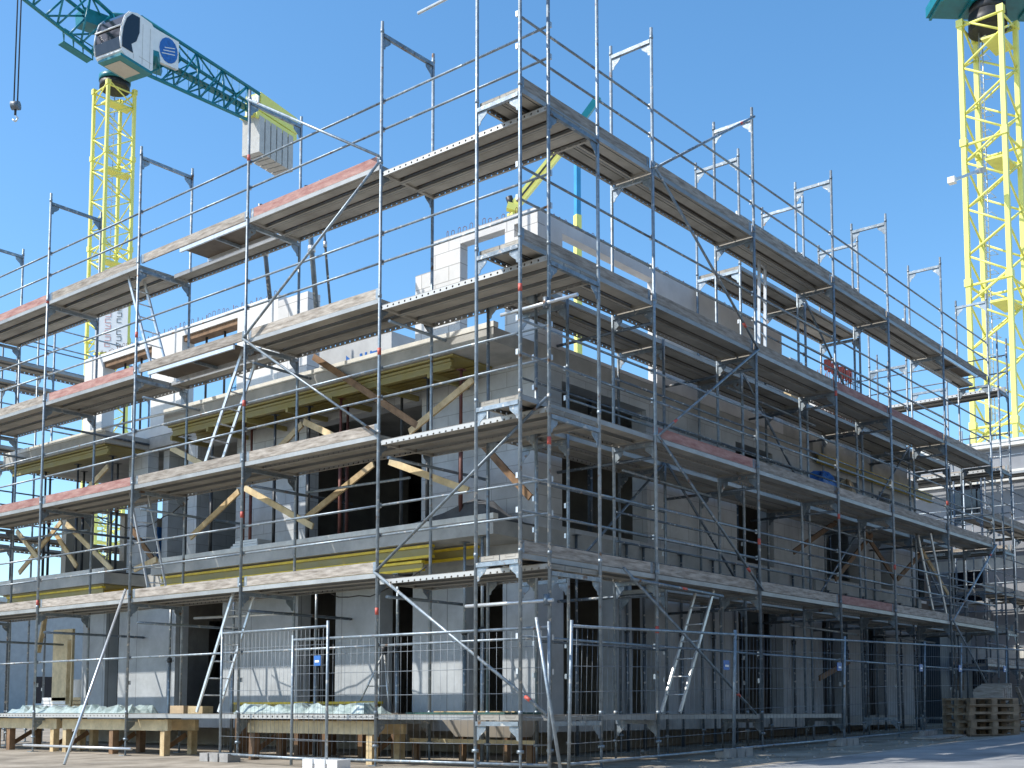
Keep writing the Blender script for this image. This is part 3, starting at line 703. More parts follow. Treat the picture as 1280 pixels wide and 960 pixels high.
# tarp mound on the lower slab at the corner
mb = MB()
ys = [2.15,2.5,2.9,3.3,3.8,4.3,4.9]; hs = [.05,.34,.42,.28,.18,.10,.03]
vs = []
for y,h in zip(ys,hs):
    vs += [(1.42,y,2.865),(1.6,y,2.87+h*.75),(1.85,y,2.87+h),(2.1,y,2.87+h*.6),(2.27,y,2.865)]
fs = [(5*i+j,5*i+j+1,5*i+j+6,5*i+j+5) for i in range(6) for j in range(4)]
fs += [(5*i,5*i+5,5*i+9,5*i+4) for i in range(6)] + [(0,4,3,2,1),(30,31,32,33,34)]
mb.add(vs, fs, 'tarp_grey'); solo('tarpaulin', mb, 'dark grey tarpaulin mound on the lower slab at the building corner', 'tarpaulin', (1.42,2.15,2.865))
# bags on the lower slab
mb = MB()
for i in range(5):
    mb.box(1.45+.02*i,1.85,7.6+.03*i,8.5-.04*i,2.866+i*.045,2.866+i*.045+.035,'white')
solo('sheet_pile', mb, 'small pile of white sheets on the lower left slab edge', 'sheets', (1.45,7.6,2.866))

# deck-0 clutter on the west scaffold: crumpled plastic, timber, yellow beams
def crumple(x0,x1,y0,y1,z,h,m,label,name='plastic_sheet',cat='plastic sheet',seed=1):
    rnd = random.Random(seed); nx, ny = 6, int((y1-y0)/.12); vs = []; fs = []
    for j in range(ny+1):
        for i in range(nx+1):
            e = 0 if i in (0,nx) or j in (0,ny) else 1
            vs.append((x0+(x1-x0)*i/nx+rnd.uniform(-.02,.02)*e, y0+(y1-y0)*j/ny, z+.006+e*h*rnd.uniform(.25,1)))
    k = len(vs)
    for j in range(ny+1):
        for i in range(nx+1): vs.append((vs[j*(nx+1)+i][0], vs[j*(nx+1)+i][1], z+.003))
    for j in range(ny):
        for i in range(nx):
            a = j*(nx+1)+i; fs += [(a,a+1,a+nx+2,a+nx+1)]
            fs += [(k+a,k+a+nx+1,k+a+nx+2,k+a+1)]
    mb = MB(); mb.add(vs, fs, m); return solo(name, mb, label, cat, (x0,y0,z))
crumple(.06,.75,9.3,13.6,0,.16,'plastic_sheet','pale green crumpled plastic sheet on the lowest left deck, far piece',seed=2)
crumple(.06,.75,3.4,6.5,0,.17,'plastic_sheet','pale green crumpled plastic sheet on the lowest deck behind the fence',seed=3)
def tbox(x0,x1,y0,y1,z0,z1,m,name,label,cat):
    b = MB(); b.box(x0,x1,y0,y1,z0,z1,m); return solo(name,b,label,cat,(x0,y0,z0))
tbox(.80,1.02,8.75,9.15,.003,.14,'cardboard','timber_block','short square timber block beside the third pole on the lowest left deck','timber')
tbox(.80,1.02,8.2,8.62,.003,.13,'pine','timber_block','lighter timber block next to the square one on the lowest left deck','timber')
for i, (y0,y1,x) in enumerate([(6.3,8.3,1.55),(4.75,6.2,1.6)]):
    for k in range(2):
        beam((x+.12*k,y0,.10),(x+.12*k,y1,.10),['front','rear'][k]+' yellow beam lying at the foot of the '+['second','third'][i]+' dark doorway, left facade', h=.2)
# short supports under those beams
for i, (y0,y1) in enumerate([(6.3,8.3),(4.75,6.2)]):
    for yy in (y0+.2,y1-.2):
        tbox(1.45,1.85,yy-.05,yy+.05,G(1.5),-.002,'wood_brown','timber_support',['short brown timber support under the yellow beams, %s pair, %s end' % (['far','near'][i], 'near' if yy<y0+.5 else 'far')][0],'timber')
# timber trestle structure under deck 0
def trestle(y0,y1,label, zt=-.10):
    T = thing('timber_trestle', label, 'trestle', (.5,y0,G(0)))
    for x in (.25,.8):
        b = MB(); b.box(x-.04,x+.04,y0,y1,zt-.19,zt,'pine_pale'); link('top_beam', b, T)
    n = max(2,int((y1-y0)/1.5)+1)
    for i in range(n):
        y = y0+.12+(y1-y0-.24)*i/(n-1)
        for x in (.25,.8):
            b = MB(); b.box(x-.06,x+.06,y-.06,y+.06,G(0),zt-.193,'wood_brown' if i%2 else 'pine'); link('post', b, T)
        b = MB(); b.bar((.33,y+.1,-.6),(.74,y+.1,-.36),.025,.08,'wood_brown'); link('cross_board', b, T)
trestle(8.35,11.7,'pale timber trestle on brown posts under the lowest left deck, nearer one')
trestle(11.9,15.4,'pale timber trestle on brown posts under the lowest left deck, far left one')
trestle(3.3,6.2,'pale timber trestle behind the left fence panel under the lowest deck')
for k,(y0,y1,z0,z1,m,lab) in enumerate([(13.9,15.0,-.05,.35,'pine','stack of pale boards on the far left floor edge'),(15.2,16.3,-.05,.30,'white','stack of white slabs at the far left floor edge')]):
    T = thing('board_stack', lab, 'boards', (1.5,y0,z0))
    for j in range(5): b = MB(); b.box(2.31+.01*j,2.9,y0+.02*j,y1,z0+j*.08+.002,z0+j*.08+.07,m); link('board', b, T)
# tripod in the doorway
T = thing('tripod', 'metal tripod standing on planks before the narrow dark doorway', 'tripod', (2.0,4.95,0.02))
for k, (dx,dy) in enumerate(((-.25,-.38),(-.25,.42),(.2,.0))):
    b = MB(); b.tube((2.0,4.98,1.02),(2.0+dx,4.98+dy,.02),.016,'galv_bright',6); link('leg', b, T)
b = MB(); b.tube((2.0,4.98,.98),(2.0,4.98,1.12),.05,'black',8); link('head', b, T)
b = MB(); b.tube((1.87,4.75,.45),(1.87,5.2,.45),.01,'galv_bright',6); b.tube((2.1,4.98,.5),(1.87,4.75,.45),.01,'galv_bright',6); link('spreader', b, T)
tbox(1.35,2.25,4.0,5.9,-.06,.017,'ply_dark','plank_platform','dark planks laid under the tripod before the left wall','planks')
tbox(1.4,1.5,4.1,4.2,G(1.4),-.062,'wood_brown','timber_support','brown timber under the tripod planks, near side','timber'); tbox(1.4,1.5,5.7,5.8,G(1.4),-.062,'wood_brown','timber_support','brown timber under the tripod planks, far side','timber')
# green net by the first bay
tbox(.2,1.0,.9,2.7,.003,.03,'green_net','green_sheet','flat dark green sheet on the lowest deck of the corner bay','sheet')
# tilted concrete trough near the corner
T = thing('mortar_trough', 'pale open mortar trough behind the corner poles near the ground', 'trough', (1.5,1.7,G(1.5)))
b = MB()
b.hexa([(1.45,1.85,-.33),(1.95,1.85,-.33),(1.95,2.9,-.33),(1.45,2.9,-.33),(1.30,1.65,.02),(1.97,1.65,.02),(1.97,3.15,.02),(1.30,3.15,.02)],'render_beige'); link('bin', b, T)
b = MB(); b.bar((1.3,1.62,.03),(1.3,3.18,.03),.05,.03,'pine'); link('rim', b, T)
for x in (1.5,1.9):
    for y in (1.95,2.8): b = MB(); b.box(x-.04,x+.04,y-.04,y+.04,G(1.5),-.332,'wood_brown'); link('leg', b, T)
tbox(1.2,1.28,1.2,3.6,-.42,-.36,'pine_pale','loose_board','pale board lying level behind the corner poles','board')
for i,y in enumerate((1.3,3.5)): tbox(1.2,1.28,y-.05,y+.05,G(1.2),-.421,'wood_brown','timber_support','stub of timber carrying the pale level board, '+['near','far'][i]+' end','timber')

# things inside the far left ground floor bay
for i,(y0,y1,z1,m,lab) in enumerate([(15.1,15.9,1.85,'pine_pale','beige board leaning inside the far left bay'),(13.8,14.9,.55,'white','white panel standing inside the far left bay'),(14.95,16.2,.75,'white','white panel at the very left of the ground floor')]):
    tbox(2.35+.25*i,2.41+.25*i,y0,y1,-.05,z1,m,'formwork_board',lab,'board')
for i,(a,b_,lab) in enumerate([((62,742),(48,815),'slanting ochre timber in the far left ground floor bay'),((87,800),(84,880),'upright pale timber in the far left ground floor bay')]):
    p,q = onx(*a,1.9), onx(*b_,2.0); mb = MB(); mb.bar(p,q,.08,.10,'pine'); solo('timber_post',mb,lab,'timber',q)

# ------------------------------------------------------------------ site fence
def fence(p, q, h, label, tilt=0., plate=True, foot=True, gate=False, group='site fence panels', z0=.12, z1=None):
    p, q = V(p), V(q); e = (q-p); e.z = 0; e = e.normalized(); n = V((e.y,-e.x,0))
    T = thing('mesh_fence', label, 'fence', V((p.x,p.y,G(p.x))), group)
    def P(a, z, at_q=False):
        o = q if at_q else p; return V((o.x,o.y,G(o.x)+z)) + n*tilt*z
    def at(t, z):
        a = P(0,z); b2 = P(0,z,True); return a.lerp(b2,t)
    hp = h; hq = z1 if z1 else h
    b = MB()
    for k,hh in ((0,hp),(1,hq)): b.tube(at(k,0.02), at(k,hh), .021, 'galv', 8)
    def lev(fr): return (at(0, z0+(hp-z0)*fr), at(1, z0+(hq-z0)*fr))
    for fr, r in ((0,.019),(.96,.019)): b.tube(*lev(fr), r, 'galv', 8)
    link('frame', b, T)
    b = MB()
    nW = int((q-p).length/.11)
    for i in range(1,nW):
        t = i/nW; a = lev(0)[0].lerp(lev(0)[1],t); c = lev(.96)[0].lerp(lev(.96)[1],t); b.tube(a,c,.0025,'mesh_wire',4)
    for fr in (.14,.33,.50,.68,.83): b.tube(*lev(fr), .0038,'mesh_wire',4)
    link('wire_mesh', b, T)
    if plate:
        c = at(.93,h*.72) + n*.03
        b = MB(); b.bar(c-e*.08, c+e*.08, .01, .14, 'blue'); b.bar(c-e*.05-V((0,0,.01))+n*.008, c+e*.05-V((0,0,.01))+n*.008, .004, .03, 'white'); link('name_plate', b, T)
def foot(p, e, label, m='kerb'):
    p = V(p); e = V(e).normalized(); n = V((e.y,-e.x,0)); z = G(p.x); mb = MB()
    for s in (-1,0,1): 
        c = p + e*s*.25; c.z = z+.065; mb.bar(c-e*.1, c+e*.1, .24, .13, m)
    c = p.copy(); c.z = z+.1; mb.bar(c-e*.34, c+e*.34, .2, .055, m)
    solo('concrete_block', mb, label, 'fence foot', (p.x,p.y,z), 'fence feet')
FY = -.30
fx = [-.05, 4.05, 7.85, 11.6, 13.6, 16.6, 20.0]
names = ['fence panel in shade nearest the scaffold corner','fence panel from the first to the second blue plate in shade','fence panel in the middle of the shaded side','short fence panel left of the pallets','fence panel behind the pallet stack','last fence panel at the right edge']
for i in range(6):
    fence((fx[i]+.03,FY+.02*(i%2),0),(fx[i+1]-.03,FY-.02*(i%2),0),1.88,names[i],tilt=.03)
    foot((fx[i+1],FY,0),(1,0,0),['concrete fence foot '+w for w in ('by the first joint right of the corner','with two slots below the middle right fence','left of the loose planks','just left of the pallets','behind the pallet stack','at the far right edge')][i])
pa = onx(275,940,-.35); pb = onx(408,940,-.75); pc = onx(696,940,-.42)
fence((pa.x,pa.y,0),(pb.x,pb.y,0),2.05,'small fence panel standing askew at the bottom left with blue plate', z1=2.02)
pb2 = V((-.62,4.15,0))
fence((pb2.x,pb2.y,0),(-.3,-.22,0),1.86,'long sunlit fence panel before the left corner bay', plate=False)
foot((pb.x,pb.y,0),(0,1,0),'white concrete fence foot at the bottom left','white')
foot((pa.x,pa.y,0),(0,1,0),'brown stone fence foot at the far bottom left')
# post leaning at the corner
mb = MB(); mb.tube((-.32,-.42,G(0)),(-.42,-.12,1.18),.022,'galv',8); solo('fence_post', mb, 'loose fence post leaning at the scaffold corner', 'post', (-.32,-.42,G(0)))

# ------------------------------------------------------------------ pallets and boards, right
def pallet(x,y,z,rot,label):
    T = thing('pallet', label, 'pallet', (x,y,z), 'euro pallets'); T.rotation_euler = (0,0,rot)
    b = MB()
    for i in range(5): yy = -.4+.175*i; b.box(-.6,.6,yy,yy+.10,.122,.144,'pallet_wood')
    for xx in (-.6,-.07,.46): b.box(xx,xx+.14,-.4,.4,.100,.1215,'pallet_wood')
    o = link('deck_boards', b, None, (0,0,0)); o.parent = T
    b = MB()
    for xx in (-.6,-.07,.46):
        for yy in (-.4,-.05,.3): b.box(xx,xx+.14,yy,yy+.10,.0225,.0995,'pallet_wood')
    o = link('spacer_blocks', b, None, (0,0,0)); o.parent = T
    b = MB()
    for yy in (-.4,-.05,.3): b.box(-.6,.6,yy,yy+.10,0,.022,'pallet_wood')
    o = link('bottom_boards', b, None, (0,0,0)); o.parent = T
gz = G(12.9)
for i in range(5): pallet(12.75+.03*(i%2),-1.0,gz+.004+i*.147,-.55+.03*math.sin(i*2),['bottom','second','third','fourth','topmost'][i]+' pallet of the stack beside the road')
for i in range(4): pallet(14.5+.03*i,-.75,G(14.5)+.004+i*.147+0,-.5,['bottom','second','third','top'][i]+' pallet of the shorter stack behind, at the right')
mb = MB()
for i in range(5): mb.box(14.0+i*.13,14.10+i*.13,-1.05,-.45,G(14)+.60+0.02*i+.01,G(14)+.92+.03*i,'wood_old')
solo('offcut_boards', mb, 'short grey board offcuts standing on the right pallet stack', 'boards', (14.0,-1.05,G(14)+.6))
mb = MB(); mb.bar((14.75,-1.45,G(14.8)),(14.45,-1.20,.55),.10,.03,'wood_old'); solo('leaning_board', mb, 'grey board leaning on the right pallet stack', 'board', (14.75,-1.45,G(14.8)))
mb = MB()
for i in range(4): mb.bar((10.3+.05*i,-.95+.14*i,G(10.5)+.02+.001*i),(12.0+.1*i,-.9+.14*i,G(11.8)+.03),.13,.03,'wood_old')
solo('loose_planks', mb, 'loose planks lying on the ground left of the pallets', 'planks', (10.3,-.95,G(10.5)))

# ------------------------------------------------------------------ cranes
def lattice(mb, A, B, n, r, m, start=0):
    """zigzag between two chords given as (p,q) pairs"""
    for i in range(n):
        t0, t1 = i/n, (i+1)/n
        a = V(A[0]).lerp(V(A[1]), t0), V(A[0]).lerp(V(A[1]), t1); b = V(B[0]).lerp(V(B[1]), t0), V(B[0]).lerp(V(B[1]), t1)
        if (i+start) % 2 == 0: mb.tube(a[0], b[1], r, m, 6)
        else: mb.tube(b[0], a[1], r, m, 6)
def basis(u, v):
    rd = ray(u, v); rd.z = 0; rd.normalize(); return V((rd.y,-rd.x,0)), rd
def mast(T, u, v, d, side, e1, top_z, zbase, m='crane_yellow', sec=6.0, cr=.095, dr=.046, banner=False):
    """front chord seen at pixel column u; e1: horizontal unit vector from the front chord to the right one"""
    f = ond(u, v, d); e1 = V(e1).normalized(); e2 = V((-e1.y, e1.x, 0))
    if e2.dot(_fw) < 0: e2 = -e2
    c = [V((f.x,f.y,0)), V((f.x,f.y,0))+e1*side, V((f.x,f.y,0))+(e1+e2)*side, V((f.x,f.y,0))+e2*side]
    z = zbase; k = 0
    while z < top_z-.01:
        z1 = min(top_z, z+sec); b = MB()
        for p in c:
            b.bar((p.x,p.y,z), (p.x,p.y,z1-.01), cr*2, cr*2, m, up=e1)
            b.bar((p.x,p.y,z1-.35), (p.x,p.y,z1-.012), cr*2.9, cr*2.9, m, up=e1)
        nn = max(2, round((z1-z)/1.05))
        for i in range(4):
            p, q = c[i], c[(i+1)%4]
            lattice(b, ((p.x,p.y,z),(p.x,p.y,z1)), ((q.x,q.y,z),(q.x,q.y,z1)), nn, dr, m, i % 2)
            b.tube((p.x,p.y,z1-.3),(q.x,q.y,z1-.3),dr*1.2,m,6)
        s = link('mast_section', b, T)
        b = MB(); q = (c[0]+c[2])/2
        b.hexa([(*(c[0]+(q-c[0])*.08).xy,z1-1.3),(*(c[1]+(q-c[1])*.08).xy,z1-1.3),(*((c[1]+c[2])/2).xy,z1-1.3),(*((c[0]+c[3])/2).xy,z1-1.3),
                (*(c[0]+(q-c[0])*.08).xy,z1-1.2),(*(c[1]+(q-c[1])*.08).xy,z1-1.2),(*((c[1]+c[2])/2).xy,z1-1.2),(*((c[0]+c[3])/2).xy,z1-1.2)], m)
        sub('platform', b, s)
        b = MB(); l0 = q+e2*.35-e1*.2; l1 = q+e2*.35+e1*.2
        for p in (l0,l1): b.tube((p.x,p.y,z+.1),(p.x,p.y,z1-.1),.028,'galv_bright',6)
        zz = z+.2
        while zz < z1-.2: b.tube((l0.x,l0.y,zz),(l1.x,l1.y,zz),.016,'galv_bright',5); zz += .3
        zz = z+.4
        while zz < z1-.2:
            b.path([l0+V((0,0,zz)), l0-e2*.35-e1*.15+V((0,0,zz)), l1-e2*.35+e1*.15+V((0,0,zz)), l1+V((0,0,zz))],.014,'galv_bright',5); zz += .9
        sub('access_ladder', b, s)
        z = z1; k += 1
    return c, e1, e2
# --- left crane
d0 = 76.; pxm = F/d0
T1 = thing('tower_crane', 'yellow lattice tower crane with teal jib and hanging counterweights at upper left', 'crane', (*ond(129.6,300,d0).xy, G(30)))
_a, _b = basis(129.6,300); e1 = (_a*32.4 + _b*16.6)
topz = ond(129.6,90,d0).z
c1, a1, a2 = mast(T1, 129.6, 300, d0, 36.4/pxm, e1, topz, G(30))
mc = (c1[0]+c1[2])/2
b = MB(); b.tube((mc.x,mc.y,topz),(mc.x,mc.y,topz+.45),.95,'black',20); b.tube((mc.x,mc.y,topz+.46),(mc.x,mc.y,topz+.8),1.0,'teal',20); link('slewing_ring', b, T1)
J = (ond(31,0,71.6)-ond(115,66,76.)); Jh = V((J.x,J.y,0)).normalized()
cj = (ond(310,150,82.5)-ond(168,86,76.3))
def jib(name, chords, n, r=.12, dr=.065, m='teal'):
    b = MB()
    for p, q in chords: b.tube(p, q, r, m, 8)
    k = len(chords)
    for i in range(k): lattice(b, chords[i], chords[(i+1)%k], n, dr, m, i%2)
    return link(name, b, T1)
j0, j1 = ond(115,66,75.5), ond(31,0,71.6); ext = (j1-j0)*3.2
h0, h1 = ond(150,52,78.5), ond(72,-10,74.)
t0, t1 = ond(140,18,76.5), ond(62,-52,72.5)
jib('jib', [(j0, j0+ext),(h0, h0+(h1-h0)*3.2),(t0, t0+(t1-t0)*3.2)], 18)
cb1 = (ond(168,86,76.3), ond(310,150,82.5)); cb2 = (ond(215,66,79.3), ond(316,132,84.)); ct = (ond(178,22,77.8), ond(325,118,83.3))
jib('counter_jib', [cb1, cb2, ct], 9, .12, .065)
b = MB()
b.bar(cb1[0].lerp(cb2[0],.5)+V((0,0,.17)), cb1[1].lerp(cb2[1],.5)+V((0,0,.17)), .7, .05, 'teal')
for t in range(10):
    p = cb1[0].lerp(cb1[1], t/9); q = cb2[0].lerp(cb2[1], t/9); b.bar(p+V((0,0,.1)), q+V((0,0,.1)), .10, .08, 'teal')
link('walkway', b, T1)
# turntable head frame
b = MB()
for p, q in [(cb1[0],j0),(cb2[0],h0),(ct[0],t0),(cb1[0],t0),(j0,t0),(cb1[0],ct[0]),(j0,h0),(cb1[0],cb2[0]),(h0,t0)]: b.tube(p,q,.14,'teal',8)
b.bar(ond(128,58,77), ond(200,80,77.6), 2.4, .35, 'teal'); b.bar(ond(100,22,76), ond(150,40,78), 1.2, .9, 'teal')
link('turntable', b, T1)
# cab: rounded side profile pushed across
Sd = V((Jh.y,-Jh.x,0)); Sd = Sd if Sd.dot(_fw) < 0 else -Sd
P0 = ond(152,66,71.)
prof = [(a*1.15,h*1.2) for a,h in [(0,.15),(.25,0),(2.0,0),(2.15,.1),(2.15,2.35),(2.0,2.5),(1.0,2.55),(.55,2.4),(.2,2.0),(.0,1.4),(-.08,.8)]]
b = MB(); b.prism([P0 - Jh*a + V((0,0,h)) for a,h in prof], -Sd*2.15, 'white'); cab = link('cab', b, T1)
wp = [(a*1.15,h*1.2) for a,h in [(.02,.35),(.75,.35),(.62,.75),(.95,1.05),(1.15,1.6),(1.15,2.38),(.62,2.33),(.28,1.95),(.08,1.4),(.0,.8)]]
b = MB(); b.prism([P0 - Jh*a + V((0,0,h)) + Sd*.03 for a,h in wp], -Sd*.028, 'glass'); sub('side_window', b, cab)
b = MB()
fr = [(a*1.15,h*1.2) for a,h in [(.0,.25),(-.085,.8),(.0,1.4),(.2,2.0),(.5,2.36)]]
for (a,h),(a2_,h2) in zip(fr,fr[1:]):
    for w0,w1 in ((.06,2.09),):
        p = [P0 - Jh*(a-.03)+V((0,0,h)) - Sd*w0, P0 - Jh*(a-.03)+V((0,0,h)) - Sd*w1, P0 - Jh*(a2_-.03)+V((0,0,h2)) - Sd*w1, P0 - Jh*(a2_-.03)+V((0,0,h2)) - Sd*w0]
        b.hexa(p+[x+Jh*.015+V((0,0,.005)) for x in p], 'glass')
sub('windscreen', b, cab)
b = MB(); 
for w in (.0,2.15): b.path([P0 - Jh*(a-.06)+V((0,0,h)) - Sd*w for a,h in fr], .04, 'white', 6)
b.path([P0 - Jh*(-.10)+V((0,0,1.7)) - Sd*0, P0 - Jh*(-.10)+V((0,0,1.7)) - Sd*2.15], .05, 'white', 6)
sub('window_frame', b, cab)
b = MB(); b.bar(P0-Jh*-.1-Sd*.9+V((0,0,-.12)), P0-Jh*2.4-Sd*.9+V((0,0,-.12)), 1.9, .16, 'teal'); sub('cab_floor', b, cab)
b = MB(); b.bar(P0-Jh*.3-Sd*1.1+V((0,0,-.215)), P0-Jh*1.9-Sd*1.1+V((0,0,-.215)), 1.3, .02, 'render_beige'); sub('floor_hatch', b, cab)
b = MB()
for a in (.9,1.6,2.2): b.bar(P0-Jh*a+Sd*.006+V((0,0,.1)), P0-Jh*a+Sd*.006+V((0,0,2.6 if a > 1.5 else .4)), .012,.025,'weight')
b.bar(P0-Jh*1.35+Sd*.006+V((0,0,.45)), P0-Jh*2.35+Sd*.006+V((0,0,.45)), .012,.025,'weight'); sub('panel_seam', b, cab)
b = MB()
for p,q in ((cb1[0],cb1[1]),(cb2[0],cb2[1])):
    b.tube(p+V((0,0,1.05)), q+V((0,0,1.05)), .022,'teal',5)
    for t in range(12): c = p.lerp(q,t/11); b.tube(c, c+V((0,0,1.05)), .018,'teal',5)
link('walkway_railing', b, T1)
# white machinery panel with blue disc
pc_ = ond(190,73,77.); uj = (cj.normalized()); uj.z = 0; uj.normalize()
b = MB(); b.prism([pc_+V((0,0,0)), pc_+uj*1.9, pc_+uj*1.9+V((0,0,1.9)), pc_+V((0,0,2.1))], -Sd*.25, 'white'); cabn = link('switch_cabinet', b, T1)
b = MB(); cc = pc_+uj*1.15+V((0,0,1.0))+Sd*.012; b.prism([cc+uj*.66*math.cos(t*.3927)+V((0,0,.85*math.sin(t*.3927))) for t in range(16)], Sd*.02, 'blue')
for k in range(3): b.bar(cc+uj*(-.5+.1*k)+V((0,0,-.35+.22*k))+Sd*.03, cc+uj*.45+V((0,0,-.15+.22*k))+Sd*.03, .012,.05,'white')
sub('round_emblem', b, cabn)
# side platform
b = MB()
q0, q1 = ond(80,52,74.5), ond(116,75,76.)
for dz in (0,.85): b.tube(q0+V((0,0,dz)), q1+V((0,0,dz)), .04, 'teal', 6)
for t in (0,.33,.66,1): b.tube(q0.lerp(q1,t), q0.lerp(q1,t)+V((0,0,.85)), .03, 'teal', 6); b.tube(q0.lerp(q1,t), j0.lerp(j1,.45-.45*t), .035, 'teal', 6)
b.bar(q0-Sd*.3, q1-Sd*.3, .6, .06, 'teal'); link('side_platform', b, T1)
# counterweights
cw0 = ond(321,150,82.8)
b = MB(); 
b.prism([cw0+V((0,0,.25)), cw0-Jh*4.3+V((0,0,.25)), cw0-Jh*4.3+V((0,0,.75)), cw0+V((0,0,.75))], -Sd*.18, 'crane_yellow')
b.prism([cw0+V((0,0,1.0))+Sd*-.2-Jh*.6, cw0-Jh*4.6+V((0,0,1.0))-Sd*.2, cw0-Jh*4.6+V((0,0,2.2))-Sd*.2, cw0-Jh*.6+V((0,0,2.35))-Sd*.2], -Sd*1.4, 'crane_yellow')
b.bar(cw0-Jh*.5-Sd*.9+V((0,0,.85)), cw0-Jh*.62-Sd*.9+V((0,0,2.2)), 1.3,.1,'white')
b.bar(cw0-Sd*.8+V((0,0,.5)), cw0-Jh*4.3-Sd*.8+V((0,0,.5)), 1.5,.12,'crane_yellow')
link('counterweight_frame', b, T1)
for k in range(6):
    p = cw0-Jh*(.25+k*.62)
    b = MB(); b.prism([p+Sd*.05+V((0,0,.45)), p+Sd*.05+V((0,0,-2.15)), p-Sd*1.5+V((0,0,-2.15)), p-Sd*1.5+V((0,0,.45))], -Jh*.5, 'weight'); link('counterweight', b, T1)
# hoist rope and hook
r0, r1 = ond(20,-60,60), ond(19.5,132,60)
b = MB()
for s in (-.09,.09): b.tube(V((r1.x,r1.y,r0.z+4))+_rt*s, r1+_rt*s, .035, 'black', 6)
link('hoist_rope', b, T1)
b = MB(); b.tube(r1+_rt*-.2, r1+_rt*.2, .22,'galv_dark',12); b.tube(r1-V((0,0,.2)), r1-V((0,0,.5)), .06,'black',8)
b.path([r1+V((0,0,-.5)), r1+V((0,0,-.65))+_rt*.14, r1+V((0,0,-.82))+_rt*.02, r1+V((0,0,-.72))-_rt*.13], .045,'galv_bright',6); link('hook_block', b, T1)
# banner on the mast
bn0 = ond(118,440,d0-1.2)
b = MB()
W_, H_ = 40/pxm, 3.6; nrm = _fw
b.prism([bn0, bn0+_rt*W_, bn0+_rt*W_+V((0,0,H_)), bn0+V((0,0,H_))], nrm*.03, 'white')
bnr = link('banner', b, T1)
b = MB(); rnd = random.Random(4)
for k in range(8):
    z = .35+k*.38
    for (x, m, w) in ((.62,'red',.34),(1.35,'black',.28)):
        if m == 'black' and k in (3,): continue
        o = bn0+_rt*x+V((0,0,z))-nrm*.012
        b.bar(o, o+_rt*w, .012, .03, 'red_pale' if m=='red' else 'prop'); b.bar(o+_rt*(w if k%2 else 0), o+_rt*(w if k%2 else 0)+V((0,0,.26)), .012, .03, 'red_pale' if m=='red' else 'prop', up=_rt)
        b.bar(o+V((0,0,.24)), o+_rt*w*.9+V((0,0,.24)) if k%3 else o+_rt*w+V((0,0,.1)), .012,.03,'red_pale' if m=='red' else 'prop')
sub('vertical_lettering', b, bnr)
b = MB()
for x in (0,W_): b.tube(bn0+_rt*x, bn0+_rt*x+nrm*1.2, .03,'crane_yellow',6); b.tube(bn0+_rt*x+V((0,0,H_-.1)), bn0+_rt*x+nrm*1.2+V((0,0,H_-.1)), .03,'crane_yellow',6)
sub('banner_bracket', b, bnr)
# --- right crane
d2 = 53.5; pm2 = F/d2
T2 = thing('tower_crane', 'bright yellow lattice crane mast with teal head cut off by the top right corner', 'crane', (*ond(1257,300,d2).xy, G(30)))
_a, _b = basis(1261,300); e = (_a*17 + _b*49)
tz2 = ond(1257,-9,d2).z
c2, b1, b2_ = mast(T2, 1261, 300, d2, math.hypot(17,49)/pm2, e, tz2, G(30), sec=6.6, cr=.105, dr=.052)
m2 = (c2[0]+c2[2])/2
b = MB(); b.tube((m2.x,m2.y,tz2-.5),(m2.x,m2.y,tz2+.3),.85,'black',20); b.tube((m2.x,m2.y,tz2+.3),(m2.x,m2.y,tz2+.76),.8,'black',20); link('slewing_ring', b, T2)
b = MB(); z = tz2+.75
b.hexa([(*(m2-_rt*2.5-_fw*.6).xy,z),(*(m2+_rt*2.6-_fw*.9).xy,z),(*(m2+_rt*2.6+_fw*1.3).xy,z),(*(m2-_rt*2.5+_fw*1.0).xy,z)]+
       [(*(m2-_rt*2.5-_fw*.6).xy,z+.5),(*(m2+_rt*2.6-_fw*.9).xy,z+.5),(*(m2+_rt*2.6+_fw*1.3).xy,z+.5),(*(m2-_rt*2.5+_fw*1.0).xy,z+.5)],'teal')
for s in range(4): b.bar(m2-_rt*(2.3-s*1.4)-_fw*.6+V((0,0,z-.06)), m2-_rt*(2.3-s*1.4)+_fw*1.0+V((0,0,z-.06)), .12,.12,'teal')
link('turntable', b, T2)
b = MB()
pA = m2-_rt*1.0+V((0,0,tz2+3)); 
for s in (-1,1): b.bar(m2+_fw*s*.9+V((0,0,tz2+.6)), m2+_rt*1.5+V((0,0,tz2+6)), .3,.3,'teal')
for s in (-1,1): b.tube(m2+_fw*s*.8+V((0,0,tz2+.8)), m2+_rt*14-_fw*18+_fw*s*.8+V((0,0,tz2+8)), .12,'teal',8)
lattice(b,(m2+_fw*-.8+V((0,0,tz2+.8)), m2+_rt*14-_fw*18.8+V((0,0,tz2+8))),(m2+_fw*.8+V((0,0,tz2+.8)), m2+_rt*14-_fw*17.2+V((0,0,tz2+8))),16,.06,'teal')
link('jib', b, T2)
b = MB(); w0 = ond(1190,226,d2-1.5); w1 = ond(1222,214,d2-1.0); b.bar(w0,w1,.12,.12,'galv_bright'); b.box(w0.x-.15,w0.x+.15,w0.y-.15,w0.y+.15,w0.z-.12,w0.z+.14,'white'); b.bar(w1,ond(1230,212,d2),.2,.25,'weight'); link('floodlight', b, T2)

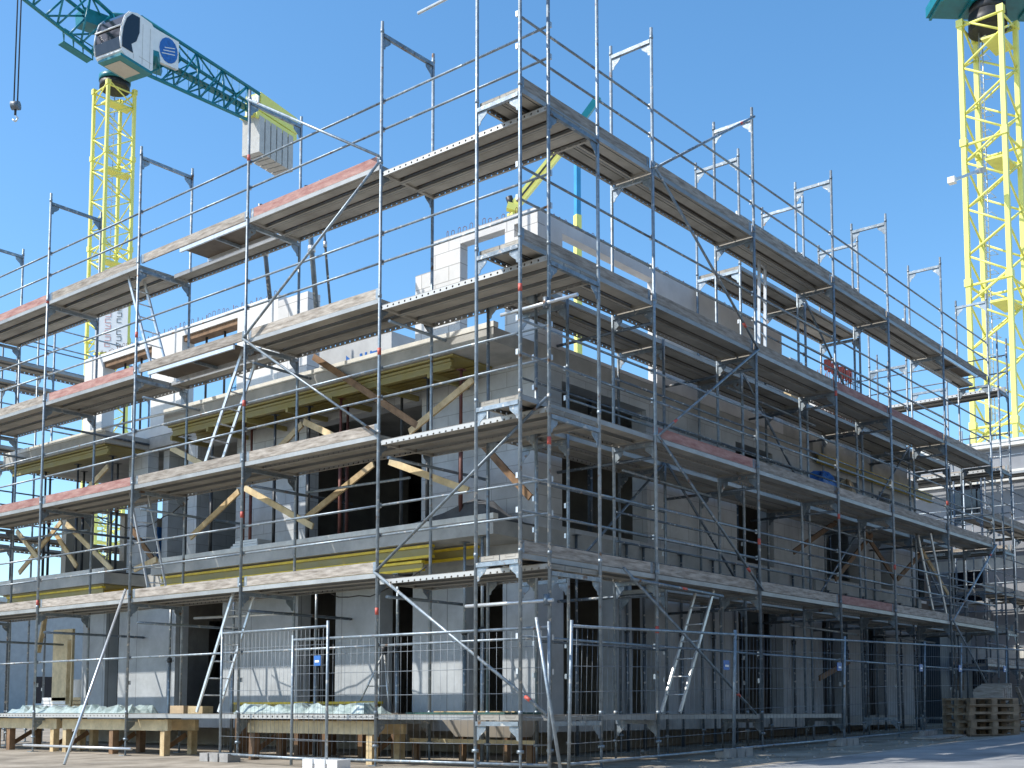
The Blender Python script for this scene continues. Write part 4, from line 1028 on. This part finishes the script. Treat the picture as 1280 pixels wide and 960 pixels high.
# --- small boom and mast behind the top storey
T3 = thing('telescopic_boom', 'yellow and teal boom rising steeply to the right behind the corner parapet', 'crane', (*ond(640,262,40).xy, 15.))
q = [ond(640,262,40), ond(700,188,40), ond(748,122,40)]
b = MB(); b.bar(q[0]+(q[1]-q[0])*.05, q[1], .22,.30,'crane_yellow'); b.bar(q[0].lerp(q[1],.1)-_fw*.17, q[1]-_fw*.17, .02,.06,'black'); link('boom', b, T3)
b = MB(); b.bar(q[1].lerp(q[2],.02), q[2], .16,.22,'teal'); link('inner_boom', b, T3)
b = MB(); b.bar(ond(634,258,40), ond(648,262,40), .3,.22,'crane_yellow'); b.tube(ond(636,246,40), ond(640,258,40), .12,'black',8); b.box(q[0].x-.12,q[0].x+.12,q[0].y-.12,q[0].y+.12,G(20),q[0].z-.15,'crane_yellow'); link('slewing_base', b, T3)
T4 = thing('slim_mast', 'slim square mast blue above and yellow below behind the right parapet', 'mast', (*ond(722,300,38).xy, G(20)))
p = ond(722,300,38); zt, zm_ = ond(722,150,38).z, ond(722,268,38).z
b = MB(); b.bar((p.x,p.y,zm_),(p.x,p.y,zt),.16,.16,'sky_blue',up=(_rt+_fw*.6)); link('upper_mast', b, T4)
b = MB(); b.bar((p.x,p.y,G(20)),(p.x,p.y,zm_-.002),.19,.19,'crane_yellow',up=(_rt+_fw*.6)); link('lower_mast', b, T4)

# ------------------------------------------------------------------ surroundings
def house(name, label, x0,x1,y0,y1,h,m,cols,rows,face='y',roof=True,cat='house'):
    T = thing(name, label, cat, (x0,y0,G(x0)))
    g = G(x0)
    b = MB(); b.box(x0,x1,y0,y1,g-.3,h,m); link('walls', b, T)
    if roof: b = MB(); b.box(x0-.25,x1+.25,y0-.25,y1+.25,h+.002,h+.22,'upstand'); link('roof_edge', b, T)
    for i in range(cols):
        for j in range(rows):
            z = g+.9+j*2.9
            if z+1.3 > h: continue
            if face == 'y':
                x = x0+1.2+i*(x1-x0-2.4)/max(1,cols-1); b = MB(); b.box(x-.55,x+.55,y0-.03,y0+.02,z,z+1.3,'glass'); b.box(x-.62,x+.62,y0-.06,y0-.031,z-.09,z-.005,'white'); 
            else:
                y = y0+1.2+i*(y1-y0-2.4)/max(1,cols-1); b = MB(); b.box(x0-.03,x0+.02,y-.55,y+.55,z,z+1.3,'glass'); b.box(x0-.06,x0-.031,y-.62,y+.62,z-.09,z-.005,'white')
            link('window', b, T)
    return T
NB = house('neighbouring_block','grey neighbouring block with white bands behind the scaffold at the right edge',27.7,44,-1.0,9.6,8.5,'render_grey',3,3,face='x',cat='building')
for z in (7.4,4.6,1.7):
    b = MB(); b.box(27.62,27.698,-1.05,9.65,z,z+.35,'upstand'); link('white_band', b, NB)
house('neighbouring_house','grey flat roofed house behind the scaffold at the right edge',22.5,27,5.2,18,5.6,'render_dark',6,2)
house('distant_house','beige distant house seen under the far left slab',-6,8,34,44,6.2,'render_beige',4,2)
house('distant_house','long pale distant building far beyond the left end',10,40,46,60,5.2,'weight',8,1)
mb = MB(); mb.box(4.5,7.5,30,32.4,G(5),2.2,'blue'); solo('site_container', mb, 'blue site container beyond the far left bay', 'container', (3,26,G(5)))
T = thing('shade_hut', 'made-up dark blue grey hut standing in for shade between the building and the neighbouring block', 'hut', (19.7,2.3,G(20)))  # invented hut, added to make this gap read as shaded
b = MB(); b.box(19.7,22.1,2.3,9,G(20),2.35,'hut'); link('walls', b, T)
b = MB(); b.box(19.62,22.18,2.22,9.08,2.352,2.46,'galv_dark'); link('roof', b, T)
b = MB(); b.box(20.4,21.3,2.26,2.298,.6,1.6,'glass'); link('window', b, T)
# the other side of the street, behind the camera: it takes a part of the sky from the shaded side
house('street_house','brown plastered house across the street',-16,4,-34,-17,11.5,'render_dark',7,3,face='y')
house('street_house','grey plastered house across the street, farther right',7,34,-36,-18,12.5,'render_dark',9,4,face='y')
mb = MB(); mb.box(0.2,2.6,24,26.4,G(1)+2.6*0,2.2,'sky_blue'); solo('site_container', mb, 'light blue site container left of the dark blue one', 'container', (.2,24,G(1)))

# ------------------------------------------------------------------ light, sky, camera
SUN = V((-.53, .40, .72)).normalized()
el = math.asin(SUN.z); az = math.atan2(SUN.x, SUN.y)
w = bpy.data.worlds.new('World'); sc.world = w; w.use_nodes = True
N = w.node_tree.nodes; Lk = w.node_tree.links
sk = N.new('ShaderNodeTexSky'); sk.sky_type = 'NISHITA'; sk.sun_disc = False; sk.sun_elevation = el; sk.sun_rotation = az
sk.air_density = 1.0; sk.dust_density = .75; sk.ozone_density = 2.2; sk.altitude = 200
hs = N.new('ShaderNodeHueSaturation'); hs.inputs['Saturation'].default_value = 1.22; hs.inputs['Hue'].default_value = .494; Lk.new(sk.outputs[0], hs.inputs['Color']); Lk.new(hs.outputs[0], N['Background'].inputs[0]); N['Background'].inputs[1].default_value = .15
ld = bpy.data.lights.new('sun', 'SUN'); ld.energy = 3.4; ld.angle = R(.53); ld.color = (1.,.95,.87)
lo = bpy.data.objects.new('sun', ld); COL.objects.link(lo); lo.rotation_euler = SUN.to_track_quat('Z','Y').to_euler(); lo.location = SUN*60
cd = bpy.data.cameras.new('camera'); co = bpy.data.objects.new('camera', cd); COL.objects.link(co)
cd.sensor_width = 36; cd.lens = 36*F/1280; cd.shift_y = (CY-480)/1280; cd.clip_end = 3000; cd.clip_start = .1
co.location = CAM; co.rotation_euler = (math.pi/2+TH, 0, -YA); sc.camera = co
sc.view_settings.view_transform = 'Standard'; sc.view_settings.look = 'None'; sc.view_settings.exposure = .74; sc.view_settings.gamma = 1
sc.cycles.max_bounces = 7; sc.cycles.transparent_max_bounces = 12; sc.cycles.diffuse_bounces = 3
